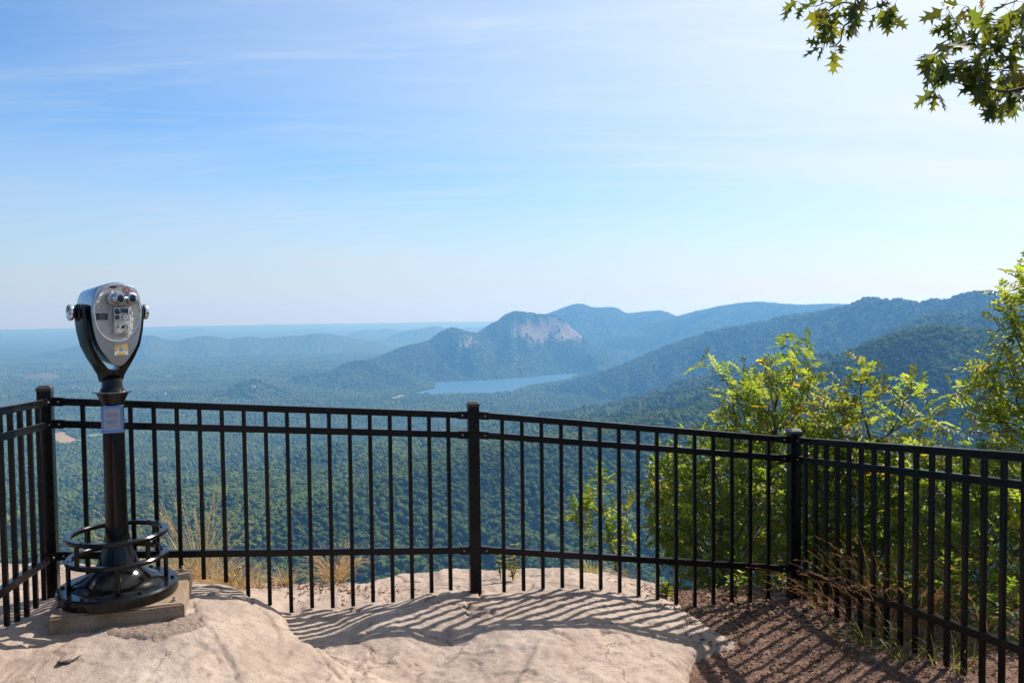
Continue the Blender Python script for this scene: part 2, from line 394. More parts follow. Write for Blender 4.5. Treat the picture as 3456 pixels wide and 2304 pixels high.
bb = np.exp(-(((X-b2[0])/110)**2+((Y-b2[1])/170)**2)); rk = np.maximum(rk, np.where(fbm(X/45, Y/45, 3, 61) > .75-bb, .85, 0)*(bb > .3))
msk[:, 0] = rk
for P, c in FLD:
    sd = poly_sd(X, Y, P); q = sstep(12, -6, sd+14*noise2(X/50, Y/50, 9))
    if c == 1: msk[:, 1] = np.maximum(msk[:, 1], q)
    elif c == 2: msk[:, 1] = np.maximum(msk[:, 1], q); msk[:, 2] = np.maximum(msk[:, 2], q*.75)
    else: msk[:, 2] = np.maximum(msk[:, 2], q*.22)
ca = me.color_attributes.new('cover', 'FLOAT_COLOR', 'POINT'); ca.data.foreach_set('color', msk.ravel())
tm, t = newmat('wooded_land')
pos = t.n('ShaderNodeNewGeometry').outputs['Position']
att = t.n('ShaderNodeAttribute', attribute_name='cover'); sc = t.n('ShaderNodeSeparateColor'); t.l(att.outputs['Color'], sc.inputs[0])
na = t.noise(pos, .055, 3, .6); nb = t.noise(pos, .0035, 4, .6); nc = t.noise(pos, .16, 2, .5)
fc = t.ramp(na, [(.3, (.012, .024, .009)), (.52, (.028, .046, .014)), (.72, (.050, .070, .020))])  # greens lowered to include the shadowing among far crowns
fc = t.mix(t.ramp(nb, [(.4, 0), (.65, 1)]), fc, t.mix(.55, fc, (.055, .075, .022)))
fc = t.mix(att.outputs['Alpha'], t.mix(.6, fc, (.012, .022, .008)), fc)  # near floor colour mixed darker as painted shade beneath the crowns
mpr = t.n('ShaderNodeMapping'); t.l(pos, mpr.inputs[0]); mpr.inputs['Scale'].default_value = (1.6, 1.6, .10)
ns = t.noise(mpr.outputs[0], .035, 5, .65)
rc = t.ramp(ns, [(.32, (.05, .052, .058)), (.46, (.135, .115, .108)), (.58, (.185, .148, .132)), (.72, (.29, .24, .21))])
c = t.mix(sc.outputs[0], fc, rc)
c = t.mix(sc.outputs[1], c, t.ramp(na, [(.3, (.13, .17, .045)), (.7, (.20, .22, .07))]))
c = t.mix(sc.outputs[2], c, (.26, .165, .10))
bh = t.math('ADD', na, t.math('MULTIPLY', nc, .5))
t.out(pbsdf(t, c, .9, nrm=t.bump(bh, 1.0, 9.0), Specular_IOR_Level=.1))
TER = link('terrain', me, tm, smooth=True); tag(TER, kind='structure')
# lake
lm, t = newmat('lake_water')
pos = t.n('ShaderNodeNewGeometry').outputs['Position']
t.out(pbsdf(t, (.022, .088, .17), .42, nrm=t.bump(t.noise(pos, .09, 4, .7), 1.0, 2.2), IOR=1.33))  # blue raised in the water colour to stand for reflected sky
LB = MB(); cxy = LAKE.mean(0); big = [(p+(p-cxy)*.02) for p in LAKE]
me = bpy.data.meshes.new('lake'); bm = bmesh.new()
vs_ = [bm.verts.new((p[0], p[1], LZ+EYE)) for p in LAKE]; bm.faces.new(vs_); bmesh.ops.triangulate(bm, faces=bm.faces[:]); bmesh.ops.recalc_face_normals(bm, faces=bm.faces[:]); bm.to_mesh(me); bm.free()
if me.polygons[0].normal.z < 0: me.flip_normals()
LK = link('lake', me, lm); tag(LK, kind='structure')

# ------------------------------------------------------------------ the forest (nobody could count it)
def crown_mesh(name, sub, lobes, rough, seed):
    rs = np.random.default_rng(seed); bm = bmesh.new(); bmesh.ops.create_icosphere(bm, subdivisions=sub, radius=1.0)
    cs = [Vector(rs.normal(size=3)).normalized() for _ in range(lobes)]
    for v in bm.verts:
        p = v.co.normalized(); q = max(max(0, p.dot(c)) for c in cs)
        k = .74+.30*q**6+rough*(rs.random()-.5)
        v.co = Vector((p.x*k, p.y*k, p.z*k*(.82 if p.z > 0 else .7)))
    me = bpy.data.meshes.new(name); bm.to_mesh(me); bm.free(); return me
fm, t = newmat('forest_leaves')
oi = t.n('ShaderNodeObjectInfo').outputs['Random']; pos = t.n('ShaderNodeNewGeometry').outputs['Position']
nn = t.noise(pos, .55, 3, .6)
c = t.ramp(oi, [(0, (.058, .084, .018)), (.35, (.082, .110, .021)), (.7, (.102, .128, .025)), (1, (.150, .162, .032))])
c = t.mix(t.ramp(nn, [(.35, 0), (.65, .5)]), c, (.035, .060, .014))
c = t.mix(t.ramp(t.noise(pos, .004, 3, .6), [(.4, 0), (.65, .5)]), c, (.14, .185, .038))
c = t.mix(t.ramp(t.noise(pos, .0022, 5, .65), [(.48, .0), (.60, .45)]), c, (.030, .055, .016))
c = t.mix(t.ramp(t.noise(pos, .012, 3, .6), [(.56, .0), (.66, .45)]), c, (.028, .052, .018))
df = t.n('ShaderNodeBsdfDiffuse'); tr = t.n('ShaderNodeBsdfTranslucent'); ms = t.n('ShaderNodeMixShader', i_0=.08)
t.l(c, df.inputs[0]); t.l(t.mix(1.0, c, (1.5, 1.45, 1.2), 'MULTIPLY'), tr.inputs[0]); t.l(df.outputs[0], ms.inputs[1]); t.l(tr.outputs[0], ms.inputs[2])
bp = t.bump(t.noise(pos, 1.1, 2, .6), .9, 1.2); t.l(bp, df.inputs['Normal'])
t.out(ms.outputs[0])
CC = bpy.data.collections.new('crown_shapes')
for i, (sub, lb, rg) in enumerate([(3, 16, .22), (3, 22, .26), (3, 12, .24), (2, 9, .25), (2, 12, .28)]):
    me = crown_mesh('crown', sub, lb, rg, i); me.materials.append(fm); CC.objects.link(bpy.data.objects.new('crown_shape_%d' % i, me))
mxel = np.maximum.accumulate((GH+6)/RR, axis=0)      # how high the land in front reaches on each bearing
fa = np.where((az > R(-40)) & (az < R(41)))[0]; a0 = az[fa[0]]; da = az[fa[1]]-az[fa[0]]
pts = []; scl = []; var = []
for (r0, r1, sp, s0, s1, v0, v1) in ((70, 2400, 7.0, 2.3, 6.6, 0, 3), (2400, 4600, 12.5, 4.5, 10.5, 3, 5), (4600, 11600, 19.5, 7.0, 13, 3, 5)):
    n = int(R(80)*(r1*r1-r0*r0)/2/(sp*sp)); rr = np.sqrt(RNG.uniform(r0*r0, r1*r1, n)); aa = RNG.uniform(R(-39.5), R(40.5), n)
    ai = fa[0]+(aa-a0)/da; i0 = np.clip(ai.astype(int), fa[0], fa[-1]-1); ri = np.clip(np.searchsorted(lr, np.log(rr))-1, 0, nR-2)
    fr = (np.log(rr)-lr[ri])/(lr[ri+1]-lr[ri]); fa_ = ai-i0
    hh = (GH[ri, i0]*(1-fr)+GH[ri+1, i0]*fr)*(1-fa_)+(GH[ri, i0+1]*(1-fr)+GH[ri+1, i0+1]*fr)*fa_
    vis = (hh+16)/rr > mxel[np.maximum(ri-2, 0), i0]-.004
    vis &= (hh/rr > -1.1)
    x = rr*np.sin(aa); y = rr*np.cos(aa)
    mk = msk[:, :3].max(1).reshape(nR, nA)[ri, i0]; vis &= mk < .45
    x, y, hh, rr = x[vis], y[vis], hh[vis], rr[vis]
    sd = np.full(len(x), 1e9); q = rr > 5000; sd[q] = poly_sd(x[q], y[q], LAKE)
    for P, _ in FLD: sd = np.minimum(sd, np.where(np.hypot(*(P.mean(0)[:, None]-np.array([x, y]))) < 900, poly_sd(x, y, P), 1e9))
    k = sd > 6
    dens = fbm(x/260, y/260, 3, 71); k &= RNG.random(len(x)) < 1.02+.55*dens
    x, y, hh = x[k], y[k], hh[k]; s = RNG.uniform(s0, s1, len(x))*(1+.35*noise2(x/90, y/90, 72))
    pts.append(np.stack([x, y, hh+EYE+s*.25+RNG.uniform(0, 4.5, len(s))], -1)); scl.append(s); var.append(RNG.integers(v0, v1, len(x)))
pts = np.concatenate(pts); scl = np.concatenate(scl); var = np.concatenate(var); NF = len(pts)
print('forest crowns', NF)
me = bpy.data.meshes.new('forest'); me.vertices.add(NF); me.vertices.foreach_set('co', pts.astype(np.float32).ravel())
A = me.attributes.new('sz', 'FLOAT_VECTOR', 'POINT')
A.data.foreach_set('vector', np.stack([scl*RNG.uniform(.85, 1.15, NF), scl*RNG.uniform(.85, 1.15, NF), scl*RNG.uniform(.8, 1.3, NF)], -1).astype(np.float32).ravel())
A = me.attributes.new('rot', 'FLOAT_VECTOR', 'POINT'); A.data.foreach_set('vector', np.stack([RNG.uniform(-.2, .2, NF), RNG.uniform(-.2, .2, NF), RNG.uniform(0, 6.28, NF)], -1).astype(np.float32).ravel())
A = me.attributes.new('kind_index', 'INT', 'POINT'); A.data.foreach_set('value', var.astype(np.int32))
FO = link('forest', me, None); tag(FO, kind='stuff')
ng = bpy.data.node_groups.new('forest_scatter', 'GeometryNodeTree')
ng.interface.new_socket('Geometry', in_out='INPUT', socket_type='NodeSocketGeometry'); ng.interface.new_socket('Geometry', in_out='OUTPUT', socket_type='NodeSocketGeometry')
gi = ng.nodes.new('NodeGroupInput'); go = ng.nodes.new('NodeGroupOutput'); iop = ng.nodes.new('GeometryNodeInstanceOnPoints'); ci = ng.nodes.new('GeometryNodeCollectionInfo')
ci.inputs[0].default_value = CC; ci.inputs[1].default_value = True; ci.inputs[2].default_value = True
def nattr(nm, ty):
    nd = ng.nodes.new('GeometryNodeInputNamedAttribute'); nd.data_type = ty; nd.inputs[0].default_value = nm; return nd.outputs[0]
ng.links.new(gi.outputs[0], iop.inputs['Points']); ng.links.new(ci.outputs[0], iop.inputs['Instance']); iop.inputs['Pick Instance'].default_value = True
ng.links.new(nattr('kind_index', 'INT'), iop.inputs['Instance Index']); ng.links.new(nattr('sz', 'FLOAT_VECTOR'), iop.inputs['Scale'])
er = ng.nodes.new('FunctionNodeEulerToRotation'); ng.links.new(nattr('rot', 'FLOAT_VECTOR'), er.inputs[0]); ng.links.new(er.outputs[0], iop.inputs['Rotation'])
ng.links.new(iop.outputs[0], go.inputs[0])
mod = FO.modifiers.new('scatter', 'NODES'); mod.node_group = ng

# far white houses among the trees
HW, t = newmat('white_house_wall'); t.out(pbsdf(t, (.75, .73, .70), .7)); HRF, t = newmat('house_roof'); t.out(pbsdf(t, (.22, .20, .20), .7))
def house(x, y, dist, w_, l_, h_, rz, label):
    p = far(x, y, dist); gz = float(land(np.array([p[0]]), np.array([p[1]]))[0])+EYE
    e = empty('house', (p[0], p[1], gz+6), rz); tag(e, label, 'house', 'far houses in the valley')
    MB().box((0, 0, h_/2-6), (w_, l_, h_+12)).build('wall', HW, e)
    MB().prism([(-w_/2-.5, h_), (w_/2+.5, h_), (0, h_+w_*.4)], -l_/2-.6, l_/2+.6).build('roof', HRF, e)
for a_ in ((244, 1256, 7600, 16, 34, 9, .4, 'long white house in the far valley, left one of the pair above the viewer collar'), (282, 1259, 7500, 14, 26, 9, 1.2, 'white house in the far valley right of its longer neighbour near the viewer'), (570, 1236, 8400, 16, 40, 10, 1.5, 'long pale building far off in the valley beyond the dark pine patch'),
           (556, 1281, 6600, 12, 20, 8, .2, 'small white house standing alone in the valley right of the viewer yoke'), (858, 1323, 6150, 12, 22, 9, 1.3, 'pale house at the foot of the small round hill'), (534, 1400, 4700, 9, 14, 7, .7, 'white house seen between the upper fence rails right of the viewer')): house(*a_)
# ------------------------------------------------------------------ the rock ledge we stand on
def tps(P, Z, smooth=1e-4):
    P = np.array(P, float); n = len(P)
    d2 = ((P[:, None]-P[None])**2).sum(-1)
    K = np.where(d2 > 0, d2*np.log(np.sqrt(d2)+1e-12), 0)+smooth*np.eye(n)
    A = np.zeros((n+3, n+3)); A[:n, :n] = K; A[:n, n] = 1; A[:n, n+1:] = P; A[n, :n] = 1; A[n+1:, :n] = P.T
    w_ = np.linalg.solve(A, np.concatenate([Z, [0, 0, 0]]))
    def f(x, y):
        sh = np.shape(x); x = np.ravel(x); y = np.ravel(y)
        d2 = (x[:, None]-P[None, :, 0])**2+(y[:, None]-P[None, :, 1])**2
        U = np.where(d2 > 1e-12, .5*d2*np.log(np.maximum(d2, 1e-12)), 0)
        return (U@w_[:n]+w_[n]+w_[n+1]*x+w_[n+2]*y).reshape(sh)
    return f
def rail_pts(k, X0, Y0, a, b, i0, z0, i1, z1, sp=.1143):
    def f(i, dz=0.0):
        return np.array([(X0+a*sp*i)*k, (Y0+b*sp*i)*k, EYE+(z0+(z1-z0)*(i-i0)/(i1-i0))*k+dz])
    return f
# four straight runs of fence: measured feet and slopes (top edge of the top rail)
RUN = {1: rail_pts(.983, -2.414, 4.26, .1857, -.9826, 0, -.445, 5, -.421), 2: rail_pts(.983, -2.359, 4.275, .961, .275, .404, -.447, 18.4, -.6126),
       3: rail_pts(1.016, -.177, 4.728, .994, .11, .433, -.6075, 15.93, -.796), 4: rail_pts(.938, 1.838, 5.342, .206, -.979, .48, -.862, 15.94, -.657)}
foot2 = {8: .033, 9: -.018, 10: -.073, 11: -.06, 12: -.071, 13: -.074, 14: -.064, 15: -.077, 16: -.07, 17: -.046, 18: -.043}
foot2 = {i: EYE+(z-EYE)*.983 for i, z in foot2.items()}
foot3 = {1: -.024, 2: -.021, 3: -.015, 4: -.016, 5: -.027, 6: -.037, 7: -.062, 8: -.086, 9: -.115, 10: -.15, 11: -.174, 12: -.185, 13: -.19, 14: -.19, 15: -.19}
foot3 = {i: EYE+(z-EYE)*1.016 for i, z in foot3.items()}
P = []; Z = []
for i, z in foot2.items():
    q = RUN[2](i); P.append(q[:2]); Z.append(z-.006)
for i, z in foot3.items():
    if i <= 11: q = RUN[3](i); P.append(q[:2]); Z.append(z-.006)
A3, B3 = RUN[3](0), RUN[3](18); nrm_ = np.cross(B3-A3, np.array(SUND)); E0 = np.array([0, 0, EYE])
for x, y in [(1011,2177),(1133,2171),(1248,2152),(1344,2132),(1440,2158),(1510,2157),(1587,2134),(1682,2115),(1835,2119),(1950,2115),(2065,2117),(2215,2151),(2272,2161)]:
    d = ray(x, y); k = ((A3-E0)@nrm_)/(d@nrm_); q = E0+d*k; P.append(q[:2]); Z.append(q[2])
for x, y, dpt in [(1184,1947,5.25),(1280,1911,5.5),(1357,1917,5.5),(1479,1894,5.6),(1568,1903,5.65),(1696,1910,5.7),(1888,1906,5.75),(1990,1912,5.75),(2150,1935,5.75)]:
    q = at(x, y, dpt); P.append(q[:2]); Z.append(q[2]-.004)
for q in [(-.5, 3.6, -.10), (.1, 3.6, -.085), (.6, 3.65, -.12), (.85, 3.8, -.165), (-.2, 2.6, -.06), (.6, 2.6, -.1), (0, 1.5, -.03), (-.9, 3.9, -.075), (-1.15, 4.35, -.05), (1.1, 4.4, -.2), (1.15, 4.75, -.185),
          (-.45, 3.95, -.105), (.25, 3.95, -.075), (0, 0, 0), (-1.6, 4.9, -.02), (1.2, 5.4, -.2), (-2, 5.2, -.1), (-.3, 5.15, -.10), (.5, 5.2, -.09), (-.8, 5.05, -.12)]:
    P.append(q[:2]); Z.append(q[2])
low_f = tps(P, np.array(Z), 2e-4)
SL = [(-1.78,4.36,.160),(-1.66,4.39,.155),(-1.555,4.42,.128),(-1.40,4.3,.125),(-1.18,4.12,.095),(-1.46,3.72,.215),(-1.95,3.55,.215),(-2.3,3.7,.20),(-2.30,4.078,.187),(-2.33,3.857,.176),(-2.30,3.636,.222),(-1.05,3.72,.03),(-.75,3.6,-.05),(-1.5,3.3,.14),(-2.2,3.2,.20),(-.6,3.3,-.10),(-2.9,3.5,.22),(-1.85,3.95,.20),(-2.0,2.4,.1),(-1,2.4,.0),(-2.4,4.6,.1),(-2.0,4.75,.08),(-1.75,4.7,.06)]
slab_f = tps([q[:2] for q in SL], np.array([q[2] for q in SL]), 1e-3)
LEDGE = np.array([(-3.2,5.35),(-2.4,5.2),(-1.85,4.85),(-1.6,4.62),(-1.50,4.47),(-1.40,4.34),(-1.22,4.22),(-1.13,4.13),(-1.10,4.03),(-.98,3.95),(-.80,3.87),(-.60,3.78),(-.42,3.6),(-.3,3.2),(-.2,2.0),(-.2,-3),(-9,-3),(-9,5.35)])
EDGE = np.array([(-9,5.0),(-3.5,5.3),(-2.5,5.35),(-1.9,5.15),(-1.45,5.25),(-1.05,5.35),(-.85,5.55),(-.55,5.6),(-.2,5.75),(.3,5.8),(.75,5.95),(1.15,6.05),(1.5,6.0),(1.7,5.5),(1.9,5.2),(2.6,5.2),(2.6,-3),(-9,-3)])
BPX = [(2150,1930),(2230,1950),(2292,1985),(2351,2057),(2410,2086),(2483,2120),(2579,2133),(2498,2167),(2410,2193),(2348,2206),(2335,2263),(2352,2304),(2375,2400)]
ROCKR = np.array([onz(x, y, -.17)[:2] for x, y in BPX]+[(.9, 2.5), (.9, -3), (-9, -3), (-9, 7), (.6, 7)])
def detail(x, y):
    s = .55*fbm(x*1.1+3, y*1.1, 3, 101)*.05
    # bedding flakes: low steps that run along the slab
    u = x*.86-y*.35+.25*fbm(x*1.6, y*1.6, 3, 103); v_ = u*3.1
    st = (np.floor(v_)+sstep(.90, 1.0, v_-np.floor(v_)))/3.1*.075-u*.075
    s = s+st*sstep(-.15, .2, fbm(x*.9, y*.9, 2, 107))*.6
    u2 = x*.5+y*.9+.3*fbm(x*2.1, y*2.1, 4, 203); v2 = u2*4.3; s = s+((np.floor(v2)+sstep(.93, 1.0, v2-np.floor(v2)))/4.3*.05-u2*.05)*sstep(-.02, .25, fbm(x*1.3+4, y*1.3, 2, 207))*.5
    s = s+.012*fbm(x*6, y*6, 4, 109)+.006*fbm(x*22, y*22, 3, 111)
    cr = np.abs(fbm(x*1.3+.12*noise2(x*7, y*7, 5), y*1.9, 2, 113)); s = s-.026*np.exp(-(cr/.0075)**2)*sstep(-.05, .1, fbm(x*.8, y*.8, 2, 131))
    cr = np.abs(fbm(x*2.1+5, y*3.3+.1*noise2(x*9, y*9, 6), 3, 117)); s = s-.018*np.exp(-(cr/.007)**2)*sstep(0, .15, fbm(x*1.1+9, y*1.1, 2, 137))
    return s
CRACKS = []
for zc_, px_ in ((.12, [(455,1466),(500,1490),(540,1518),(553,1540),(566,1568)]), (-.06, [(648,1446),(676,1480),(738,1528),(792,1572)]), (-.06, [(735,1500),(772,1506),(802,1530),(812,1572)]), (-.09, [(1380,1575),(1402,1548),(1440,1528),(1475,1512),(1520,1500)]),
                 (-.09, [(1250,1438),(1262,1452),(1290,1458),(1312,1470)]), (-.09, [(1010,1502),(1050,1490),(1095,1500),(1130,1496)]), (-.09, [(1330,1490),(1400,1474),(1470,1452),(1510,1430)]), (.14, [(560,1368),(580,1392),(618,1404),(640,1432)]), (.14, [(520,1372),(548,1390),(575,1388)]),
                 (.12, [(330,1568),(372,1530),(420,1512),(470,1506)]), (-.09, [(1090,1568),(1130,1546),(1200,1538),(1235,1548)]), (-.1, [(1500,1470),(1530,1492),(1560,1496),(1592,1520)]), (.2, [(60,1520),(130,1500),(190,1510),(215,1512)])):
    CRACKS.append((np.array([[*onz(a*1.4694, b*1.4694, zc_)[:2], 0] for a, b in px_])))
def rock_h(x, y):
    x = np.asarray(x, float); y = np.asarray(y, float)
    wx = x+.035*fbm(x*4, y*4, 3, 121)+.012*noise2(x*17, y*17, 8); wy = y+.035*fbm(x*4+7, y*4, 3, 123)
    lo = low_f(x, y); hi = slab_f(x, y)
    sd = poly_sd(wx, wy, LEDGE)
    k = sstep(.018, -.022, sd)
    bev = .028*np.exp(-(np.minimum(sd, 0)/.035)**2)
    h = lo*(1-k)+(np.maximum(hi, lo+.0)-bev*(hi > lo+.03))*k
    h = h+detail(x, y)
    if np.size(x) > 2000:
        jx = x+.018*fbm(x*9, y*9, 3, 301); jy = y+.018*fbm(x*9+5, y*9, 3, 303)
        for k_, C_ in enumerate(CRACKS):
            lo_ = C_[:, :2].min(0)-.2; hi_ = C_[:, :2].max(0)+.2; q = (x > lo_[0]) & (x < hi_[0]) & (y > lo_[1]) & (y < hi_[1])
            if not q.any(): continue
            d_, _, tt, sd_ = line_near(jx[q], jy[q], C_); fade = np.clip(np.minimum(tt, 0*tt+1e9)/.05, 0, 1)*(.55+.45*noise2(tt*9, tt*0+k_, 7))
            g_ = -.022*np.exp(-(d_/.0065)**2)*np.clip(fade, 0, 1); lip = .012*np.exp(-np.maximum(d_-.004, 0)/.06)*np.where(sd_ > 0, 1, 0)*np.clip(fade, 0, 1); h[q] += g_+lip
    sr = poly_sd(wx, wy, ROCKR); h = h-np.where(sr > -.10, .10*((sr+.10)/.10)**2, 0)*(sr < .35)-np.where(sr >= .35, .6, 0)
    se = poly_sd(wx, wy, EDGE); h = h-np.where(se > -.16, 2.4*np.maximum(se+.16, 0)**1.5, 0)*(se < 1.5)-np.where(se >= 1.5, 5, 0)
    return h
def axis_pts(a, b, c, d, fine, coarse):
    return np.concatenate([np.arange(a, b, coarse), np.arange(b, c, fine), np.arange(c, d+coarse, coarse)])
gx = axis_pts(-6, -3.0, 1.7, 2.6, .011, .08); gy = axis_pts(-2.5, 3.35, 6.3, 7.2, .011, .08)
XX, YY = np.meshgrid(gx, gy); HH = rock_h(XX, YY)
n0, n1 = XX.shape; ii = np.arange(n0-1)[:, None]*n1; jj = np.arange(n1-1)[None, :]
F = np.stack([ii+jj, ii+jj+1, ii+n1+jj+1, ii+n1+jj], -1).reshape(-1, 4)
me = mesh_np('ground', np.stack([XX, YY, HH], -1).reshape(-1, 3), F)
rm, t = newmat('ledge_rock')
pos = t.n('ShaderNodeNewGeometry').outputs['Position']
n_a = t.noise(pos, 2.2, 6, .62, .3); n_b = t.noise(pos, 16, 6, .68); n_c = t.noise(pos, 130, 3, .6); n_d = t.noise(pos, .9, 3, .5); n_e = t.noise(pos, 420, 2, .5)
c = t.ramp(n_a, [(.28, (.205, .145, .108)), (.5, (.300, .224, .174)), (.72, (.360, .280, .226))])
c = t.mix(t.ramp(n_b, [(.38, .8), (.53, 0)]), c, (.19, .135, .105))
c = t.mix(t.ramp(n_d, [(.5, 0), (.66, .35)]), c, (.30, .265, .245))
c = t.mix(t.ramp(n_c, [(.60, 0), (.76, .5)]), c, (.50, .44, .40))
c = t.mix(t.ramp(n_c, [(.30, .7), (.44, 0)]), c, (.10, .075, .06))
c = t.mix(t.ramp(t.noise(pos, 1.7, 7, .7, .8), [(.52, 0), (.66, .42)]), c, (.150, .112, .088))
vo = t.n('ShaderNodeTexVoronoi', feature='DISTANCE_TO_EDGE'); vo.inputs['Scale'].default_value = 1.6
wv = t.n('ShaderNodeVectorMath', operation='ADD'); t.l(pos, wv.inputs[0])
nv = t.n('ShaderNodeTexNoise'); nv.inputs['Scale'].default_value = 3.2; nv.inputs['Detail'].default_value = 5; t.l(pos, nv.inputs['Vector'])
sv = t.n('ShaderNodeVectorMath', operation='SCALE'); t.l(nv.outputs['Color'], sv.inputs[0]); sv.inputs['Scale'].default_value = .55; t.l(sv.outputs[0], wv.inputs[1]); t.l(wv.outputs[0], vo.inputs['Vector'])
crk = t.math('MULTIPLY', t.ramp(vo.outputs['Distance'], [(0, 1), (.014, 0)]), t.ramp(t.noise(pos, 1.4, 3, .5), [(.5, 0), (.6, 1)]))
c = t.mix(t.math('MULTIPLY', crk, .35), c, (.085, .058, .044))
hgt = t.math('ADD', t.math('MULTIPLY', n_b, .6), t.math('MULTIPLY', n_c, .10)); hgt = t.math('SUBTRACT', hgt, t.math('MULTIPLY', crk, .25)); hgt = t.math('ADD', hgt, t.math('MULTIPLY', n_e, .03))
t.out(pbsdf(t, c, .78, nrm=t.bump(hgt, .6, .03), Specular_IOR_Level=.35))
GR = link('ground', me, rm, smooth=True); tag(GR, kind='structure')
# bare earth on the right, and the broken slope under the shrubs
SOILP = [(.9,4.4,-.235),(1.3,4.95,-.19),(1.98,3.8,-.07),(1.0,3.6,-.235),(2.2,4.6,-.12),(1.6,4.2,-.17),(1.0,5.2,-.21),(1.7,5.6,-.32),(2.6,5.2,-.3),(2.6,3.6,-.02),(1.4,2.5,-.12),(2.4,2.4,.02),(.8,2.5,-.2),(.8,5.9,-.5),(1.5,6.6,-.9),(3.5,5.5,-.6),(3.6,4.2,-.25)]
soil_f = tps([q[:2] for q in SOILP], np.array([q[2] for q in SOILP]), 2e-3)
def soil_h(x, y):
    h = soil_f(np.clip(x, -1, 4.5), np.clip(y, 1.5, 7))
    h = np.where(h > .25, .25, h)-1.1*np.maximum(y-6.4, 0)-.75*np.maximum(x-3.2, 0)
    return h+.018*fbm(x*3, y*3, 3, 141)+.010*fbm(x*14, y*14, 3, 143)+.006*fbm(x*45, y*45, 2, 145)
sx_ = np.concatenate([np.arange(.5, 3.2, .014), np.arange(3.2, 22, .35)]); sy_ = np.concatenate([np.arange(.5, 3.2, .15), np.arange(3.2, 6.2, .014), np.arange(6.2, 20, .35)])
XX, YY = np.meshgrid(sx_, sy_); HH = soil_h(XX, YY)
n0, n1 = XX.shape; ii = np.arange(n0-1)[:, None]*n1; jj = np.arange(n1-1)[None, :]
me = mesh_np('soil', np.stack([XX, YY, HH], -1).reshape(-1, 3), np.stack([ii+jj, ii+jj+1, ii+n1+jj+1, ii+n1+jj], -1).reshape(-1, 4))
sm, t = newmat('brown_earth')
pos = t.n('ShaderNodeNewGeometry').outputs['Position']
n_a = t.noise(pos, 7, 5, .65); n_b = t.noise(pos, 60, 4, .65); n_c = t.noise(pos, 260, 2, .6)
c = t.ramp(n_b, [(.3, (.080, .044, .031)), (.5, (.205, .118, .084)), (.7, (.35, .225, .17))])
c = t.mix(t.ramp(n_a, [(.4, .6), (.6, 0)]), c, (.095, .052, .036))
t.out(pbsdf(t, c, .95, nrm=t.bump(t.math('ADD', t.math('ADD', n_b, t.math('MULTIPLY', n_c, .4)), n_a), 1.0, .022), Specular_IOR_Level=.15))
SO = link('soil', me, sm, smooth=True); tag(SO, kind='structure')
def ground_z(x, y):
    a = float(rock_h(np.array([x]), np.array([y]))[0]); b = float(soil_h(np.array([x]), np.array([y]))[0]) if x > .5 else -99
    return max(a, b)
# ------------------------------------------------------------------ black metal fence
def metal(name, col, rough, spec=.5, scale=40):
    mt, t = newmat(name)
    pos = t.n('ShaderNodeTexCoord').outputs['Object']
    n1 = t.noise(pos, scale, 4, .6); n2 = t.noise(pos, 4, 3, .6)
    c = t.mix(t.ramp(n1, [(.45, 0), (.75, .6)]), col, tuple(k*1.5+.003 for k in col))
    c = t.mix(t.ramp(n2, [(.5, 0), (.72, .5)]), c, (.018, .0145, .012))
    r = t.math('ADD', rough, t.math('MULTIPLY', n1, .22))
    t.out(pbsdf(t, c, r, nrm=t.bump(n1, .12, .002), Specular_IOR_Level=spec)); return mt
BLK = metal('black_paint', (.0045, .0039, .0035), .13, .20)
CAPM = metal('worn_cap_paint', (.030, .024, .022), .30)
BOLT = metal('dull_steel', (.20, .19, .18), .35)
fence = empty('metal_fence', RUN[2](19.5)*np.array([1, 1, 0])); fence.location.z = 0
tag(fence, 'black metal picket fence with three rails and square posts along the cliff edge', 'fence')
FO_ = Vector(fence.location)
def fpart(mb, name, mat, bevel=0.0, parent=None, seg=2):
    mb.v = [tuple(Vector(p)-FO_) for p in mb.v]
    return mb.build(name, mat, parent or fence, bevel, seg)
def rz_of(d): return Matrix.Rotation(math.atan2(d[1], d[0]), 4, 'Z')
dirs = {1: np.array([.1857, -.9826]), 2: np.array([.961, .275]), 3: np.array([.994, .11]), 4: np.array([.206, -.979])}
POST = [(RUN[2](-.52), .058, dirs[2]), ((RUN[2](19.28)+RUN[3](-.42))/2, .058, (dirs[2]+dirs[3])/2), ((RUN[3](16.35)+RUN[4](-.1))/2, .048, dirs[3]), (RUN[4](21.4), .05, dirs[4]), (RUN[1](19.6), .05, dirs[1])]
PW = .066
for k, (p, up_, d) in enumerate(POST):
    g = ground_z(p[0], p[1]); top = p[2]+up_-.022; M = rz_of(d)
    mb = MB().box((p[0], p[1], (g-.03+top)/2), (PW, PW, top-g+.03), M)
    po = fpart(mb, 'post', BLK, .004)
    c = MB().box((p[0], p[1], top+.006), (PW+.006, PW+.006, .016), M); c.box((p[0], p[1], top+.014+.0055), (PW+.004, PW+.004, .013), M, top=.62)
    cp = c; cp.v = [tuple(Vector(q)-FO_) for q in cp.v]; cp.build('post_cap', CAPM, po, .0025)
RH, RW = .037, .034
LEN = {1: (.06, 19.2, 19), 2: (-.21, 18.96, 18), 3: (-.11, 16.03, 15), 4: (.24, 21.05, 20)}
DROP = (RH/2, .133, .811)
foot2_all = dict(foot2)
for i in (1, 2, 3, 4): foot2_all[i] = EYE+(.178-EYE)*.983
for i, z in {5: .166, 6: .164, 7: .136}.items(): foot2_all[i] = EYE+(z-EYE)*.983
